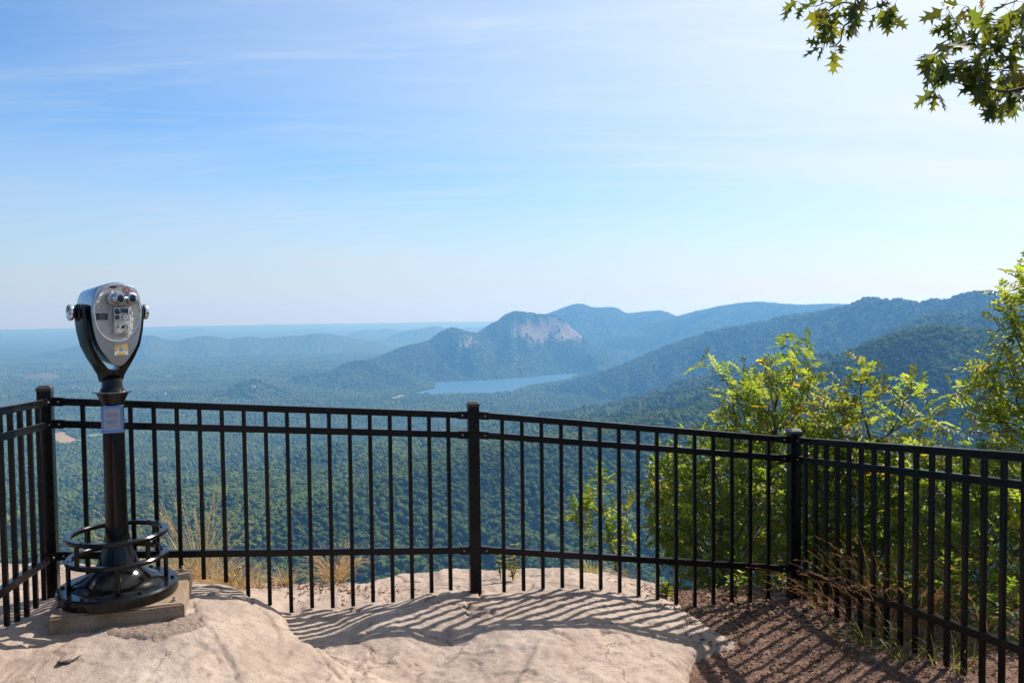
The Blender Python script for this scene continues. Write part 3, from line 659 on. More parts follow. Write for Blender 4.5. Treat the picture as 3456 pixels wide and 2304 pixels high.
for s, (i0, i1, n) in LEN.items():
    f = RUN[s]; d3 = f(1)-f(0); d3 = d3/np.linalg.norm(d3)
    for dz in DROP:
        a = f(i0, -dz); b = f(i1, -dz)
        rl = fpart(MB().bar(a, b, RW, RH), 'rail', BLK, .0035)
        for e_, sg in ((a, 1), (b, -1)):                 # bracket that carries the rail end on its post
            q = e_+d3*sg*.016
            M = Matrix(((d3[0], -d3[1], 0, 0), (d3[1], d3[0], 0, 0), (0, 0, 1, 0), (0, 0, 0, 1)))
            mb = MB(); c0 = q-d3*sg*.022; c1 = q+d3*sg*.034
            mb.bar(c0, c1, RW+.008, RH+.008)
            br = fpart(mb, 'bracket', BLK, .002, rl, 1)
            nn_ = np.array([d3[1], -d3[0], 0]); nn_ *= 1 if nn_@(-e_+E0) > 0 else -1
            bm_ = MB(); z_ax = Vector(nn_); Mz = z_ax.to_track_quat('Z', 'Y').to_matrix().to_4x4()
            bm_.lathe([(.0055, 0), (.0055, .004), (.003, .0055), (0, .006)], 8, tuple(q+d3*sg*.012+nn_*(RW/2+.0035)), Mz)
            bm_.v = [tuple(Vector(p)-FO_) for p in bm_.v]; bm_.build('bolt', BOLT, rl)
    for i in range(1, n+1):
        p = f(i)
        if s == 2: zf = foot2_all[i]
        elif s == 3: zf = foot3[i]
        else: zf = ground_z(p[0], p[1])+.012
        if s == 3 and i >= 11: zf = min(zf, ground_z(p[0], p[1])-.01)
        zt = p[2]-.012
        pk = fpart(MB().box((p[0], p[1], (zf+zt)/2), (.0215, .0215, zt-zf), rz_of(dirs[s])), 'picket', BLK, .0016, seg=1)
# ------------------------------------------------------------------ coin-operated viewer on its concrete pad
VX, VY, PADZ = -1.879, 3.87, .292
conc, t = newmat('pad_concrete')
pos = t.n('ShaderNodeTexCoord').outputs['Object']
n1 = t.noise(pos, 9, 5, .65); n2 = t.noise(pos, 120, 3, .6)
c = t.ramp(n1, [(.3, (.17, .115, .075)), (.55, (.25, .178, .122)), (.75, (.31, .228, .165))]); c = t.mix(t.ramp(n2, [(.3, .6), (.45, 0)]), c, (.07, .052, .04)); c = t.mix(t.ramp(n2, [(.62, 0), (.75, .5)]), c, (.38, .33, .28))
t.out(pbsdf(t, c, .9, nrm=t.bump(t.math('ADD', n1, n2), .8, .008), Specular_IOR_Level=.2))
pad = empty('concrete_pad', (-1.868, 3.92, PADZ), R(17.5)); tag(pad, 'square brown concrete pad bolted to the rock beneath the coin viewer', 'slab')
bm = bmesh.new(); bmesh.ops.create_cube(bm, size=1)
for v in bm.verts: v.co = Vector((v.co.x*.56, v.co.y*.56, (v.co.z-.5)*.10))
bmesh.ops.bevel(bm, geom=bm.edges[:], offset=.008, segments=2, affect='EDGES'); bmesh.ops.subdivide_edges(bm, edges=bm.edges[:], cuts=5, use_grid_fill=True)
for v in bm.verts:
    v.co += Vector([float(noise2(np.array([v.co[k]*30+k*7]), np.array([v.co[(k+1) % 3]*30]), 3)[0])*.004 for k in range(3)])
me = bpy.data.meshes.new('slab_body'); bm.to_mesh(me); bm.free(); link('slab_body', me, conc, pad)
STEEL = metal('anchor_steel', (.22, .17, .15), .4)
for sx_i in (-1, 1):
    for sy_i in (-1, 1):
        MB().lathe([(.016, 0), (.016, .003), (.010, .0035), (.010, .011), (.006, .013), (.006, .022), (0, .024)], 10, (sx_i*.235, sy_i*.235, 0)).build('anchor_bolt', STEEL, pad)
# rough mortar spilled along the pad
mor, t = newmat('crumbly_mortar')
pos = t.n('ShaderNodeTexCoord').outputs['Object']
vv = t.n('ShaderNodeTexVoronoi'); vv.inputs['Scale'].default_value = 70; t.l(pos, vv.inputs['Vector'])
c = t.ramp(t.noise(pos, 40, 5, .7), [(.25, (.19, .14, .11)), (.5, (.27, .205, .165)), (.75, (.36, .27, .23))])
t.out(pbsdf(t, c, .92, nrm=t.bump(t.noise(pos, 75, 6, .75), 1, .018), Specular_IOR_Level=.2))
mp_ = [onz(x*1.4694, y*1.4694, .2)[:2] for x, y in [(225,1462),(250,1454),(300,1448),(350,1440),(400,1432),(436,1418),(436,1392),(424,1360),(440,1366),(470,1400),(490,1420),(478,1440),(440,1455),(400,1466),(360,1478),(320,1476),(280,1472),(240,1468)]]
mp_ = np.array(mp_); gx_ = np.arange(mp_[:, 0].min()-.02, mp_[:, 0].max()+.02, .006); gy_ = np.arange(mp_[:, 1].min()-.02, mp_[:, 1].max()+.02, .006)
XX, YY = np.meshgrid(gx_, gy_); sd = poly_sd(XX+.012*fbm(XX*20, YY*20, 2, 5), YY+.012*fbm(XX*20, YY*20, 2, 6), mp_)
g0 = rock_h(XX, YY); hh = g0-.012+.024*sstep(.012, -.045, sd)+.009*np.maximum(fbm(XX*38, YY*38, 3, 8), -.3)*sstep(.01, -.02, sd)
n0, n1_ = XX.shape; ii = np.arange(n0-1)[:, None]*n1_; jj = np.arange(n1_-1)[None, :]; F = np.stack([ii+jj, ii+jj+1, ii+n1_+jj+1, ii+n1_+jj], -1).reshape(-1, 4)
keep = (sd.ravel()[F] < .02).all(1)
mo = link('mortar_patch', mesh_np('mortar_patch', np.stack([XX, YY, hh], -1).reshape(-1, 3), F[keep]), mor, smooth=True)
tag(mo, 'crumbling brown mortar spread over the rock in front of the concrete pad', 'mortar')

view = empty('coin_viewer', (VX, VY, PADZ)); view.scale = (.905, .905, 1)
tag(view, 'black pedestal binocular viewer with silver face, side knobs and ringed step base', 'binocular viewer')
VB, t = newmat('gloss_black_enamel'); pos = t.n('ShaderNodeTexCoord').outputs['Object']; n1 = t.noise(pos, 60, 4, .6); n2 = t.noise(pos, 6, 5, .7)
t.out(pbsdf(t, t.mix(t.ramp(n2, [(.56, 0), (.74, .55)]), (.0035, .0032, .003), (.016, .013, .011)), t.math('ADD', .07, t.math('MULTIPLY', n2, .20)), nrm=t.bump(n1, .10, .002), Specular_IOR_Level=.30))
def chrome(name, col, rough, bumpk=None):
    mt, t = newmat(name); pos = t.n('ShaderNodeTexCoord').outputs['Object']; nr = None
    n1 = t.noise(pos, 30, 3, .6); r = t.math('ADD', rough, t.math('MULTIPLY', n1, .12))
    c = t.mix(t.ramp(n1, [(.5, 0), (.8, .5)]), col, tuple(k*.65 for k in col))
    if bumpk:
        vv = t.n('ShaderNodeTexVoronoi'); vv.inputs['Scale'].default_value = bumpk; t.l(pos, vv.inputs['Vector']); nr = t.bump(vv.outputs['Distance'], 1.0, .0028)
    t.out(pbsdf(t, c, r, 1.0, nr)); return mt
SIDE = chrome('polished_shell', (.24, .31, .42), .13); FACE = chrome('brushed_face', (.40, .385, .37), .30); HAM = chrome('hammered_plate', (.44, .42, .40), .26, 210); RIM = chrome('bright_rim', (.62, .60, .59), .12)  # SIDE's blue tint stands for sky reflected in the shell
def flat(name, col, rough=.5):
    mt, t = newmat(name); t.out(pbsdf(t, col, rough)); return mt
DARK = flat('dark_glass_and_hole_shade', (.004, .004, .004), .08); LAB = flat('black_label', (.010, .010, .012), .35); CREAM = flat('cream_card', (.52, .49, .43), .45); YEL = flat('yellow_print', (.62, .36, .035), .45)  # DARK is lens glass and also the painted shade of the coin holes
WHT = flat('white_sticker', (.66, .65, .62), .45); RED = flat('red_disc', (.36, .07, .065), .4); PINK = flat('pale_red_print', (.62, .40, .38), .4); GREY = flat('grey_print', (.20, .20, .21), .5); PAPER = flat('notice_paper', (.27, .31, .36), .5); NFR = chrome('sky_tinted_frame', (.17, .28, .58), .16)  # NFR's blue is a sky reflection put into the frame metal
# base casting, rings, column
base = MB().lathe([(.272, 0), (.288, .004), (.292, .012), (.292, .046), (.284, .055), (.235, .056)], 64)
base.build('base_disc', VB, view, smooth=True)
MB().lathe([(.235, .054), (.215, .060), (.205, .072), (.175, .086), (.140, .106), (.112, .132), (.094, .165), (.079, .205), (.067, .25), (.058, .29), (.0545, .33), (.0535, .40), (.053, .60), (.0525, .75), (.052, .895)], 48).build('column', VB, view, smooth=True)
for k in range(6):
    a = k*math.pi/3+.3
    MB().lathe([(.011, 0), (.011, .008), (.006, .010), (0, .010)], 6, (.262*math.cos(a), .262*math.sin(a), .0555)).build('base_bolt', VB, view)
for zr, z0, off in ((.185, .055, 0.45), (.292, .193, 1.1)):
    rg = MB().lathe([(.214, 0), (.214, .016), (.219, .0205), (.242, .0205), (.248, .015), (.248, .003), (.244, 0), (.214, 0)], 64, (0, 0, zr-.011)).build('step_ring', VB, view, smooth=True)
    for k in range(4):
        a = off+k*math.pi/2
        mb = MB().lathe([(.0105, z0), (.0115, z0+.01), (.0115, zr-.02), (.0105, zr-.009)], 12, (.231*math.cos(a), .231*math.sin(a), 0)); mb.build('ring_post', VB, rg, smooth=True)
        MB().lathe([(.0075, 0), (.0075, .0015), (.004, .003), (0, .003)], 10, (.231*math.cos(a+.15), .231*math.sin(a+.15), zr+.0095)).build('ring_screw', VB, rg)
# collar below the swivel
zc = 1.245-PADZ
mb = MB().lathe([(.0527, zc-.052), (.054, zc-.045), (.060, zc-.03), (.071, zc-.008), (.078, zc+.004), (.089, zc+.006), (.0905, zc+.010), (.088, zc+.013), (.062, zc+.016), (.056, zc+.026), (.052, zc+.032), (.0505, zc+.058), (.046, zc+.072), (.03, zc+.079), (0, zc+.081)], 48); mb.build('swivel_collar', VB, view, smooth=True)
for a in np.linspace(0, 2*math.pi, 48, endpoint=False):
    pass
mb = MB()
for a in np.linspace(0, 2*math.pi, 60, endpoint=False):
    mb.box((.0895*math.cos(a), .0895*math.sin(a), zc+.0105), (.006, .005, .0055), Matrix.Rotation(a, 4, 'Z'))
mb.build('collar_teeth', RIM, view)
# notice on the column
Mp = Matrix.Rotation(R(21), 4, 'Z'); pz = 1.130-PADZ
fr = MB(); w2, h2, b2_ = .052, .063, .0115
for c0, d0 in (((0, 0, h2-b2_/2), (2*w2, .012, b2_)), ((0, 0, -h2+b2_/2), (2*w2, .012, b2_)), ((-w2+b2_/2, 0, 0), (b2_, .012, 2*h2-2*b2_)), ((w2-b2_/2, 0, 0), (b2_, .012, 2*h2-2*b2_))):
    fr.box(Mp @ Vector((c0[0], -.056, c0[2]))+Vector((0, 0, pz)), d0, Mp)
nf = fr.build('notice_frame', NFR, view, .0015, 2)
MB().box(Mp @ Vector((0, -.0555, 0))+Vector((0, 0, pz)), (2*w2-2*b2_+.002, .006, 2*h2-2*b2_+.002), Mp).build('notice_paper', PAPER, nf)
tx = MB(); rr_ = random.Random(5)
for row, zt in enumerate([.028, .0225, .017, .0115, -.004, -.0095, -.015, -.0205, -.031]):
    x = -.028+(.006 if row in (3, 4) else 0)+(.012 if row == 7 else 0); xe = -x
    while x < xe:
        wl = min(rr_.uniform(.004, .010), xe-x); tx.box(Mp @ Vector((x+wl/2, -.0590, zt))+Vector((0, 0, pz)), (wl, .0008, .0028 if row < 8 else .0012), Mp); x += wl+.0018
tx.build('notice_lettering', GREY, nf)
for sx_i in (-1, 1):
    for sz_i in (-1, 1):
        MB().lathe([(.0035, 0), (.0035, .0015), (.002, .0025), (0, .0025)], 8, Mp @ Vector((sx_i*(w2-.006), -.062, sz_i*(h2-.006)))+Vector((0, 0, pz)), Mp @ Matrix.Rotation(R(90), 4, 'X')).build('notice_screw', BOLT, nf)
# head: local frame, face towards -y
TH = R(45); Mh = Matrix.Translation((0, 0, 1.377-PADZ)) @ Matrix.Rotation(TH, 4, 'Z'); FY = -.105
half = [(.030, .010), (.066, .052), (.096, .10), (.113, .163), (.122, .225), (.1235, .255), (.120, .292), (.110, .332), (.092, .361), (.05, .379)]
OUT = [(0, 0)]+half+[(0, .387)]+[(-u, z) for u, z in half[::-1]]
def smooth_out(P, k=4):
    n = len(P); o = []
    for i in range(n):
        p0, p1, p2, p3 = [np.array(P[(i+j-1) % n]) for j in range(4)]
        for j in range(k):
            s = j/k; o.append(tuple(.5*((2*p1)+(-p0+p2)*s+(2*p0-5*p1+4*p2-p3)*s*s+(-p0+3*p1-3*p2+p3)*s**3)))
    return o
SO_ = smooth_out(OUT, 3)
hd = MB().prism(SO_, FY+.004, .165, Mh, .90).build('head_shell', SIDE, view, .006, 3, smooth=True)
MB().prism([(u*.975, .0045+z*.977) for u, z in SO_], FY-.0015, FY+.006, Mh).build('front_plate', FACE, view, .0012, 2, smooth=True)
def ell(cu, cz, a, b, n=48, p=2.15): return [(cu+a*math.copysign(abs(math.cos(k))**(2/p), math.cos(k)), cz+b*math.copysign(abs(math.sin(k))**(2/p), math.sin(k))) for k in np.linspace(0, 2*math.pi, n, endpoint=False)]
MB().prism(ell(0, .247, .1085, .126), FY-.0035, FY+.001, Mh).build('face_plate', HAM, view, .001)
rim = MB(); pts = [Mh @ Vector((u, FY-.003, z)) for u, z in ell(0, .247, .112, .1295, 64)]; rim.tube(pts+pts[:2], .0042, 8, cap=False); rim.build('face_rim', RIM, view, smooth=True)
Y0 = FY-.0035
def fbox(name, mat, u, z, w_, h_, d, y=None, par=None, bev=.0008, rot=0):
    return MB().box(Mh @ Vector((u, (Y0 if y is None else y)-d/2, z)), (w_, d, h_), Mh.to_3x3().to_4x4() @ Matrix.Rotation(rot, 4, 'Y')).build(name, mat, par or view, bev, 2)
My = Mh.to_3x3().to_4x4() @ Matrix.Rotation(R(90), 4, 'X')        # lathe axis z -> local -y
hs = MB().prism(ell(.016, .311, .074, .030, 40, 3.2), Y0-.036, Y0+.001, Mh, 1.0).build('optics_housing', FACE, view, .006, 3, smooth=True)
for u in (-.0146, .0435):
    ep = MB().lathe([(.0275, 0), (.0275, .006), (.0245, .012), (.0225, .030), (.0195, .034), (.0195, .044), (.0215, .047), (.0215, .051), (.0165, .052), (.0150, .044)], 32, Mh @ Vector((u, Y0-.034, .312)), My).build('eyepiece', RIM, view, smooth=True)
    MB().lathe([(.0155, .0), (.0155, .002), (0, .003)], 24, Mh @ Vector((u, Y0-.0783, .312)), My).build('lens', DARK, ep)
rd = MB().lathe([(.0165, 0), (.0165, .020), (.0145, .0225), (.0130, .0205)], 28, Mh @ Vector((.036, Y0-.018, .352)), My).build('medallion', RIM, view, smooth=True)
MB().lathe([(.0132, 0), (.0132, .0022), (0, .0024)], 24, Mh @ Vector((.036, Y0-.0375, .352)), My).build('red_disc', RED, rd)
for k in (-.006, 0, .006):
    MB().box(Mh @ Vector((.036+k*.72, Y0-.0402, .352-k*.72)), (.017-abs(k)*.6, .0008, .0022), Mh.to_3x3().to_4x4() @ Matrix.Rotation(R(-42), 4, 'Y')).build('disc_stroke', PINK, rd)
fbox('top_slot', LAB, -.018, .364, .027, .009, .006)
for z in (.2385, .2225):
    pl = fbox('black_label', LAB, -.076, z, .055, .0138, .0025, bev=.0006)
    mb = MB()
    for k in range(3): mb.box(Mh @ Vector((-.076, Y0-.0029, z+.0035-.0035*k)), (.026+.006*(k % 2), .0006, .0012), Mh.to_3x3().to_4x4())
    mb.build('label_print', GREY, pl)
cm = fbox('coin_mechanism', FACE, .0135, .2405, .078, .066, .020, bev=.003)
YM = Y0-.020
fbox('coin_recess_shade', DARK, .0165, .256, .046, .020, .002, YM, cm); fbox('coin_recess_shade', DARK, -.010, .226, .020, .018, .002, YM, cm); fbox('coin_lever', RIM, .043, .254, .006, .026, .012, YM, cm, .0015); fbox('coin_lever', FACE, .058, .250, .010, .022, .014, YM+.016, cm, .002, R(-18))  # black plates stand proud of the panel, painting the shade of recesses
hole = MB().lathe([(.0165, 0), (.0165, .004), (.0140, .005), (.0135, .0015)], 28, Mh @ Vector((-.012, YM, .253)), My).build('coin_ring', RIM, cm, smooth=True)
MB().lathe([(.0137, 0), (.0137, .001), (0, .0012)], 24, Mh @ Vector((-.012, YM-.0005, .253)), My).build('coin_opening_shade', DARK, cm)  # black disc over the closed ring, painting the shade inside a hole
kn = MB().lathe([(.0118, 0), (.0118, .009), (.0100, .0105), (.0085, .0095), (0, .0095)], 24, Mh @ Vector((.027, YM, .228)), My).build('coin_knob', CREAM, cm, smooth=True)
mb = MB(); [mb.box(Mh @ Vector((.027+q, YM-.0100, .228+w__)), (.0022, .0008, .0050), Mh.to_3x3().to_4x4()) for q, w__ in ((-.003, 0), (.0005, .001), (.004, 0))]; mb.build('knob_figures', GREY, cm)
cd_ = fbox('instruction_card', CREAM, .0145, .181, .077, .0545, .021, bev=.001)
YC = Y0-.0213
def disc(name, mat, u, z, r, d, par, y, n=24, r0=0.0):
    prof = [(r, 0), (r, d), (r0, d)] if r0 == 0 else [(r, 0), (r, d), (r0, d), (r0, 0)]
    return MB().lathe(prof, n, Mh @ Vector((u, y, z)), My).build(name, mat, par)
disc('dial_print', GREY, -.0075, .178, .0098, .0006, cd_, YC); disc('dial_print', CREAM, -.0065, .1735, .0062, .0012, cd_, YC); fbox('dial_print', LAB, -.0080, .196, .0016, .012, .0007, YC, cd_, .0002)
disc('fan_ring', LAB, .0165, .182, .0078, .0006, cd_, YC, 24, .0052)
mb = MB()
for k, (r0_, a0_, a1_) in enumerate([(.012, 20, 75), (.0175, -15, 45), (.017, -60, 5), (.021, -120, -50)]):
    mb.tube([Mh @ Vector((.0185+.004*k*.5+r0_*math.cos(R(a)), YC-.0006, .1815+r0_*math.sin(R(a)))) for a in np.linspace(a0_, a1_, 8)], .0011, 5)
mb.build('fan_print', LAB, cd_)
mb = MB(); [mb.box(Mh @ Vector((.0145+q, YC-.0004, w__)), (v_, .0006, .0014), Mh.to_3x3().to_4x4()) for q, w__, v_ in ((-.022, .159, .013), (.004, .159, .014), (.008, .203, .02), (-.022, .203, .012))]; mb.build('card_print', GREY, cd_)
mb = MB(); x = -.012
for wl in (.003, .005, .004, .004, .005, .003, .004): mb.box(Mh @ Vector((.012+x, Y0-.0016, .1385)), (wl*.7, .003, .0065), Mh.to_3x3().to_4x4()); x += wl+.0012
mb.build('raised_lettering', FACE, view)
# yellow sticker
YS = FY-.0015; st = fbox('yellow_sticker', WHT, .0125, .0765, .067, .049, .0008, YS, bev=.0001)
for u, z, w_, h_, mt in ((.0125, .0945, .067, .0130, YEL), (-.0125, .0775, .0170, .0135, YEL), (.0375, .0785, .0170, .0135, YEL), (.0125, .0575, .040, .0110, YEL), (.0125, .0785, .0185, .0115, LAB)):
    fbox('sticker_panel', mt, u, z, w_, h_, .0005, YS-.0008, st, .00005)
for u, z, w_, h_, mt in ((.0105, .0785, .0035, .0070, WHT), (.0150, .0785, .0050, .0058, WHT), (.0125, .0700, .0150, .0016, GREY), (.0020, .0945, .016, .0026, WHT), (.0230, .0945, .020, .0026, WHT), (-.0125, .0775, .0016, .0070, WHT), (.0375, .0795, .010, .0018, WHT)):
    fbox('sticker_print', mt, u, z, w_, h_, .0004, YS-.0013, st, .00004)
# yoke and knobs
oh = [(.147, .285), (.151, .255), (.149, .22), (.141, .158), (.126, .095), (.099, .038), (.073, -.006), (.055, -.042), (.0500, -.075)]
ih = [(.0, -.022), (.030, -.012), (.072, .035), (.104, .09), (.121, .155), (.1285, .22), (.129, .285)]
prof = [(u, z) for u, z in oh]+[(-u, z) for u, z in oh[::-1]]+[(-u, z) for u, z in ih[::-1]]+[(u, z) for u, z in ih[1:]]
yk = MB(); yo = .020; n_ = len(oh)
L_ = smooth_out
def strip(sgn):
    o = oh; i_ = [(.129, .285), (.1290, .255), (.1285, .22), (.121, .155), (.104, .09), (.072, .035), (.030, -.012), (.0, -.022), (.0, -.075)]
    V = []; F = []
    for k in range(len(o)):
        dy = (.036, .048, .050, .050, .049, .046, .040, .031, .020)[k]
        for (u, z) in (o[k], i_[k]):
            for yy in (-dy*1.6, dy*1.15): V.append(Mh @ Vector((sgn*u, yo+yy, z)))
    for k in range(len(o)-1):
        a = 4*k; b = a+4
        F += [(a, b, b+1, a+1), (a+2, a+3, b+3, b+2), (a, a+2, b+2, b), (a+1, b+1, b+3, a+3)]
    F += [(0, 1, 3, 2)]
    yk.add(V, F)
strip(1); strip(-1)
yk.build('yoke', VB, view, .004, 3, smooth=True)
for sg in (-1, 1):
    Mx = Mh.to_3x3().to_4x4() @ Matrix.Rotation(R(90*sg), 4, 'Y')
    MB().lathe([(.040, .120), (.040, .150), (.034, .160), (.022, .163), (.018, .166), (.017, .176)], 28, Mh @ Vector((0, yo, .250)), Mx).build('pivot_boss', VB, view, smooth=True)
    k_ = MB().lathe([(.018, .170), (.034, .174), (.0365, .178), (.0365, .190), (.0345, .193), (.026, .190), (.014, .184), (0, .184)], 32, Mh @ Vector((0, yo, .250)), Mx).build('side_knob', RIM, view, smooth=True)
    MB().lathe([(.0115, .1835), (.0115, .187), (.009, .1885), (0, .1885)], 20, Mh @ Vector((0, yo, .250)), Mx).build('knob_cap', SIDE, k_, smooth=True)
# ------------------------------------------------------------------ plants
def leaf_mat(name, dif, trn, spec=.35, rough=.42, mixf=.55):
    mt, t = newmat(name)
    at_ = t.n('ShaderNodeAttribute', attribute_name='tint')
    c1 = t.mix(1.0, at_.outputs['Color'], dif, 'MULTIPLY'); c2 = t.mix(1.0, at_.outputs['Color'], trn, 'MULTIPLY')
    d_ = t.n('ShaderNodeBsdfPrincipled'); t.l(c1, d_.inputs['Base Color']); d_.inputs['Roughness'].default_value = rough; d_.inputs['Specular IOR Level'].default_value = spec
    tr = t.n('ShaderNodeBsdfTranslucent'); t.l(c2, tr.inputs[0])
    ms = t.n('ShaderNodeMixShader', i_0=mixf); t.l(d_.outputs[0], ms.inputs[1]); t.l(tr.outputs[0], ms.inputs[2]); t.out(ms.outputs[0]); return mt
LEAF_A = leaf_mat('locust_leaf', (.090, .125, .020), (.39, .43, .036)); LEAF_O = leaf_mat('oak_leaf', (.060, .085, .016), (.27, .28, .022), .3, .45, .5)
BARK, t = newmat('twig_bark'); pos = t.n('ShaderNodeTexCoord').outputs['Object']
n1 = t.noise(pos, 50, 4, .6); t.out(pbsdf(t, t.ramp(n1, [(.3, (.035, .025, .018)), (.7, (.12, .09, .07))]), .85, nrm=t.bump(n1, .6, .004)))
class Leaves:
    """collects folded leaf blades with a tint of their own"""
    def __init__(s): s.V = []; s.F = []; s.T = []; s.n = 0
    def blades(s, B, D, N, L, W, tint, fold=.25):
        """arrays: base, direction, normal, length, width -> six-point folded blades"""
        B, D, N = [np.asarray(k, float) for k in (B, D, N)]; n = len(B)
        if not n: return
        D = D/np.linalg.norm(D, axis=1, keepdims=True); S = np.cross(D, N); S /= np.linalg.norm(S, axis=1, keepdims=True)+1e-9; N = np.cross(S, D)
        L = np.broadcast_to(L, n)[:, None]; W = np.broadcast_to(W, n)[:, None]
        P = [B, B+D*L*.33+S*W*.5+N*W*fold, B+D*L*.70+S*W*.42+N*W*fold*.8, B+D*L-N*L*.06, B+D*L*.70-S*W*.42+N*W*fold*.8, B+D*L*.33-S*W*.5+N*W*fold]
        V = np.stack(P, 1).reshape(-1, 3); o = s.n+np.arange(n)[:, None]*6
        s.V.append(V); s.F.append(np.concatenate([o+np.array([[0, 1, 2, 3]]), o+np.array([[0, 3, 4, 5]])])); s.T.append(np.repeat(tint, 6, 0)); s.n += 6*n
    def poly(s, V, F, tint):
        s.V.append(V); s.F.append(F+s.n); s.T.append(np.tile(tint, (len(V), 1))); s.n += len(V)
    def build(s, name, mat, parent, origin):
        V = np.concatenate(s.V)-np.asarray(origin); T = np.concatenate(s.T)
        me = mesh_np(name, V, s.F); ca = me.color_attributes.new('tint', 'FLOAT_COLOR', 'POINT')
        ca.data.foreach_set('color', np.concatenate([T, np.ones((len(T), 1))], 1).astype(np.float32).ravel())
        return link(name, me, mat, parent)
def tints(rs, n, yellow=.04, dark=.0):
    b = rs.uniform(.55, 1.25, n); t_ = np.stack([b*rs.uniform(.75, 1.10, n), b, b*rs.uniform(.7, 1.4, n)], 1)
    y = rs.random(n) < yellow; t_[y] = np.array([2.3, 1.25, .6])*rs.uniform(.7, 1.1, (y.sum(), 1)); return t_
def grow(rs, root, att, step=.07, reach=.8, kill=.075, iters=110, up=.25):
    """space colonisation: returns nodes, parents"""
    N = [np.array(root, float)]; par = [-1]; att = att.copy(); D0 = None
    tgt = att.mean(0); p = N[0].copy()
    while np.min(np.linalg.norm(att-p, axis=1)) > reach*.6 and len(N) < 60:
        d = tgt-p; d[2] += .3*np.linalg.norm(d); p = p+d/np.linalg.norm(d)*step+rs.normal(0, .008, 3); N.append(p); par.append(len(N)-2)
    for it in range(iters):
        if not len(att): break
        A = np.array(N); d2 = ((att[:, None]-A[None])**2).sum(-1); k = d2.argmin(1); dm = np.sqrt(d2[np.arange(len(att)), k])
        ok = dm < reach; new = []
        for j in np.unique(k[ok]):
            v = att[ok & (k == j)]-A[j]; v = v/np.linalg.norm(v, axis=1, keepdims=True); d = v.mean(0)
            if np.linalg.norm(d) < .15: d = v[0]
            d = d/np.linalg.norm(d)+np.array([0, 0, up*.3])+rs.normal(0, .16, 3); new.append((j, A[j]+d/np.linalg.norm(d)*step))
        if not new: break
        for j, p in new: N.append(p); par.append(int(j))
        A2 = np.array([p for _, p in new]); keep = np.sqrt(((att[:, None]-A2[None])**2).sum(-1)).min(1) > kill; att = att[keep]
        if len(N) > 4200: break
    return np.array(N), np.array(par)
def wood(N, par, tip=.0022, p=.48):
    n = len(N); cnt = np.zeros(n); ch = [[] for _ in range(n)]
    for i in range(n-1, 0, -1): ch[par[i]].append(i)
    for i in range(n-1, -1, -1): cnt[i] = max(1, sum(cnt[c] for c in ch[i]))
    rad = tip*cnt**p; mb = MB()
    start = [(0, None)]
    while start:
        i, pr = start.pop(); ln = [pr, i] if pr is not None else [i]
        while ch[i]:
            c = sorted(ch[i], key=lambda q: -cnt[q]); start += [(q, i) for q in c[1:]]; i = c[0]; ln.append(i)
        if len(ln) > 1:
            rr = [rad[q] for q in ln]
            if pr is not None: rr[0] = rr[1]
            mb.tube([N[q] for q in ln], rr, 5 if max(rr) > .005 else 4, cap=True)
    return mb, cnt, ch, rad
def ellipsoid_pts(rs, items, dens):
    out = []
    for x, y, rx, rz, dep, ry in items:
        c = at(x*1.4694, y*1.4694, dep); a = rx*dep/1898; b = rz*dep/1898; n = max(14, int(dens*10*a*b*ry))
        q = rs.normal(size=(n, 3)); q /= np.linalg.norm(q, axis=1, keepdims=True); q *= rs.random((n, 1))**.38
        out.append(c+q*np.array([a, ry, b]))
    return np.concatenate(out)
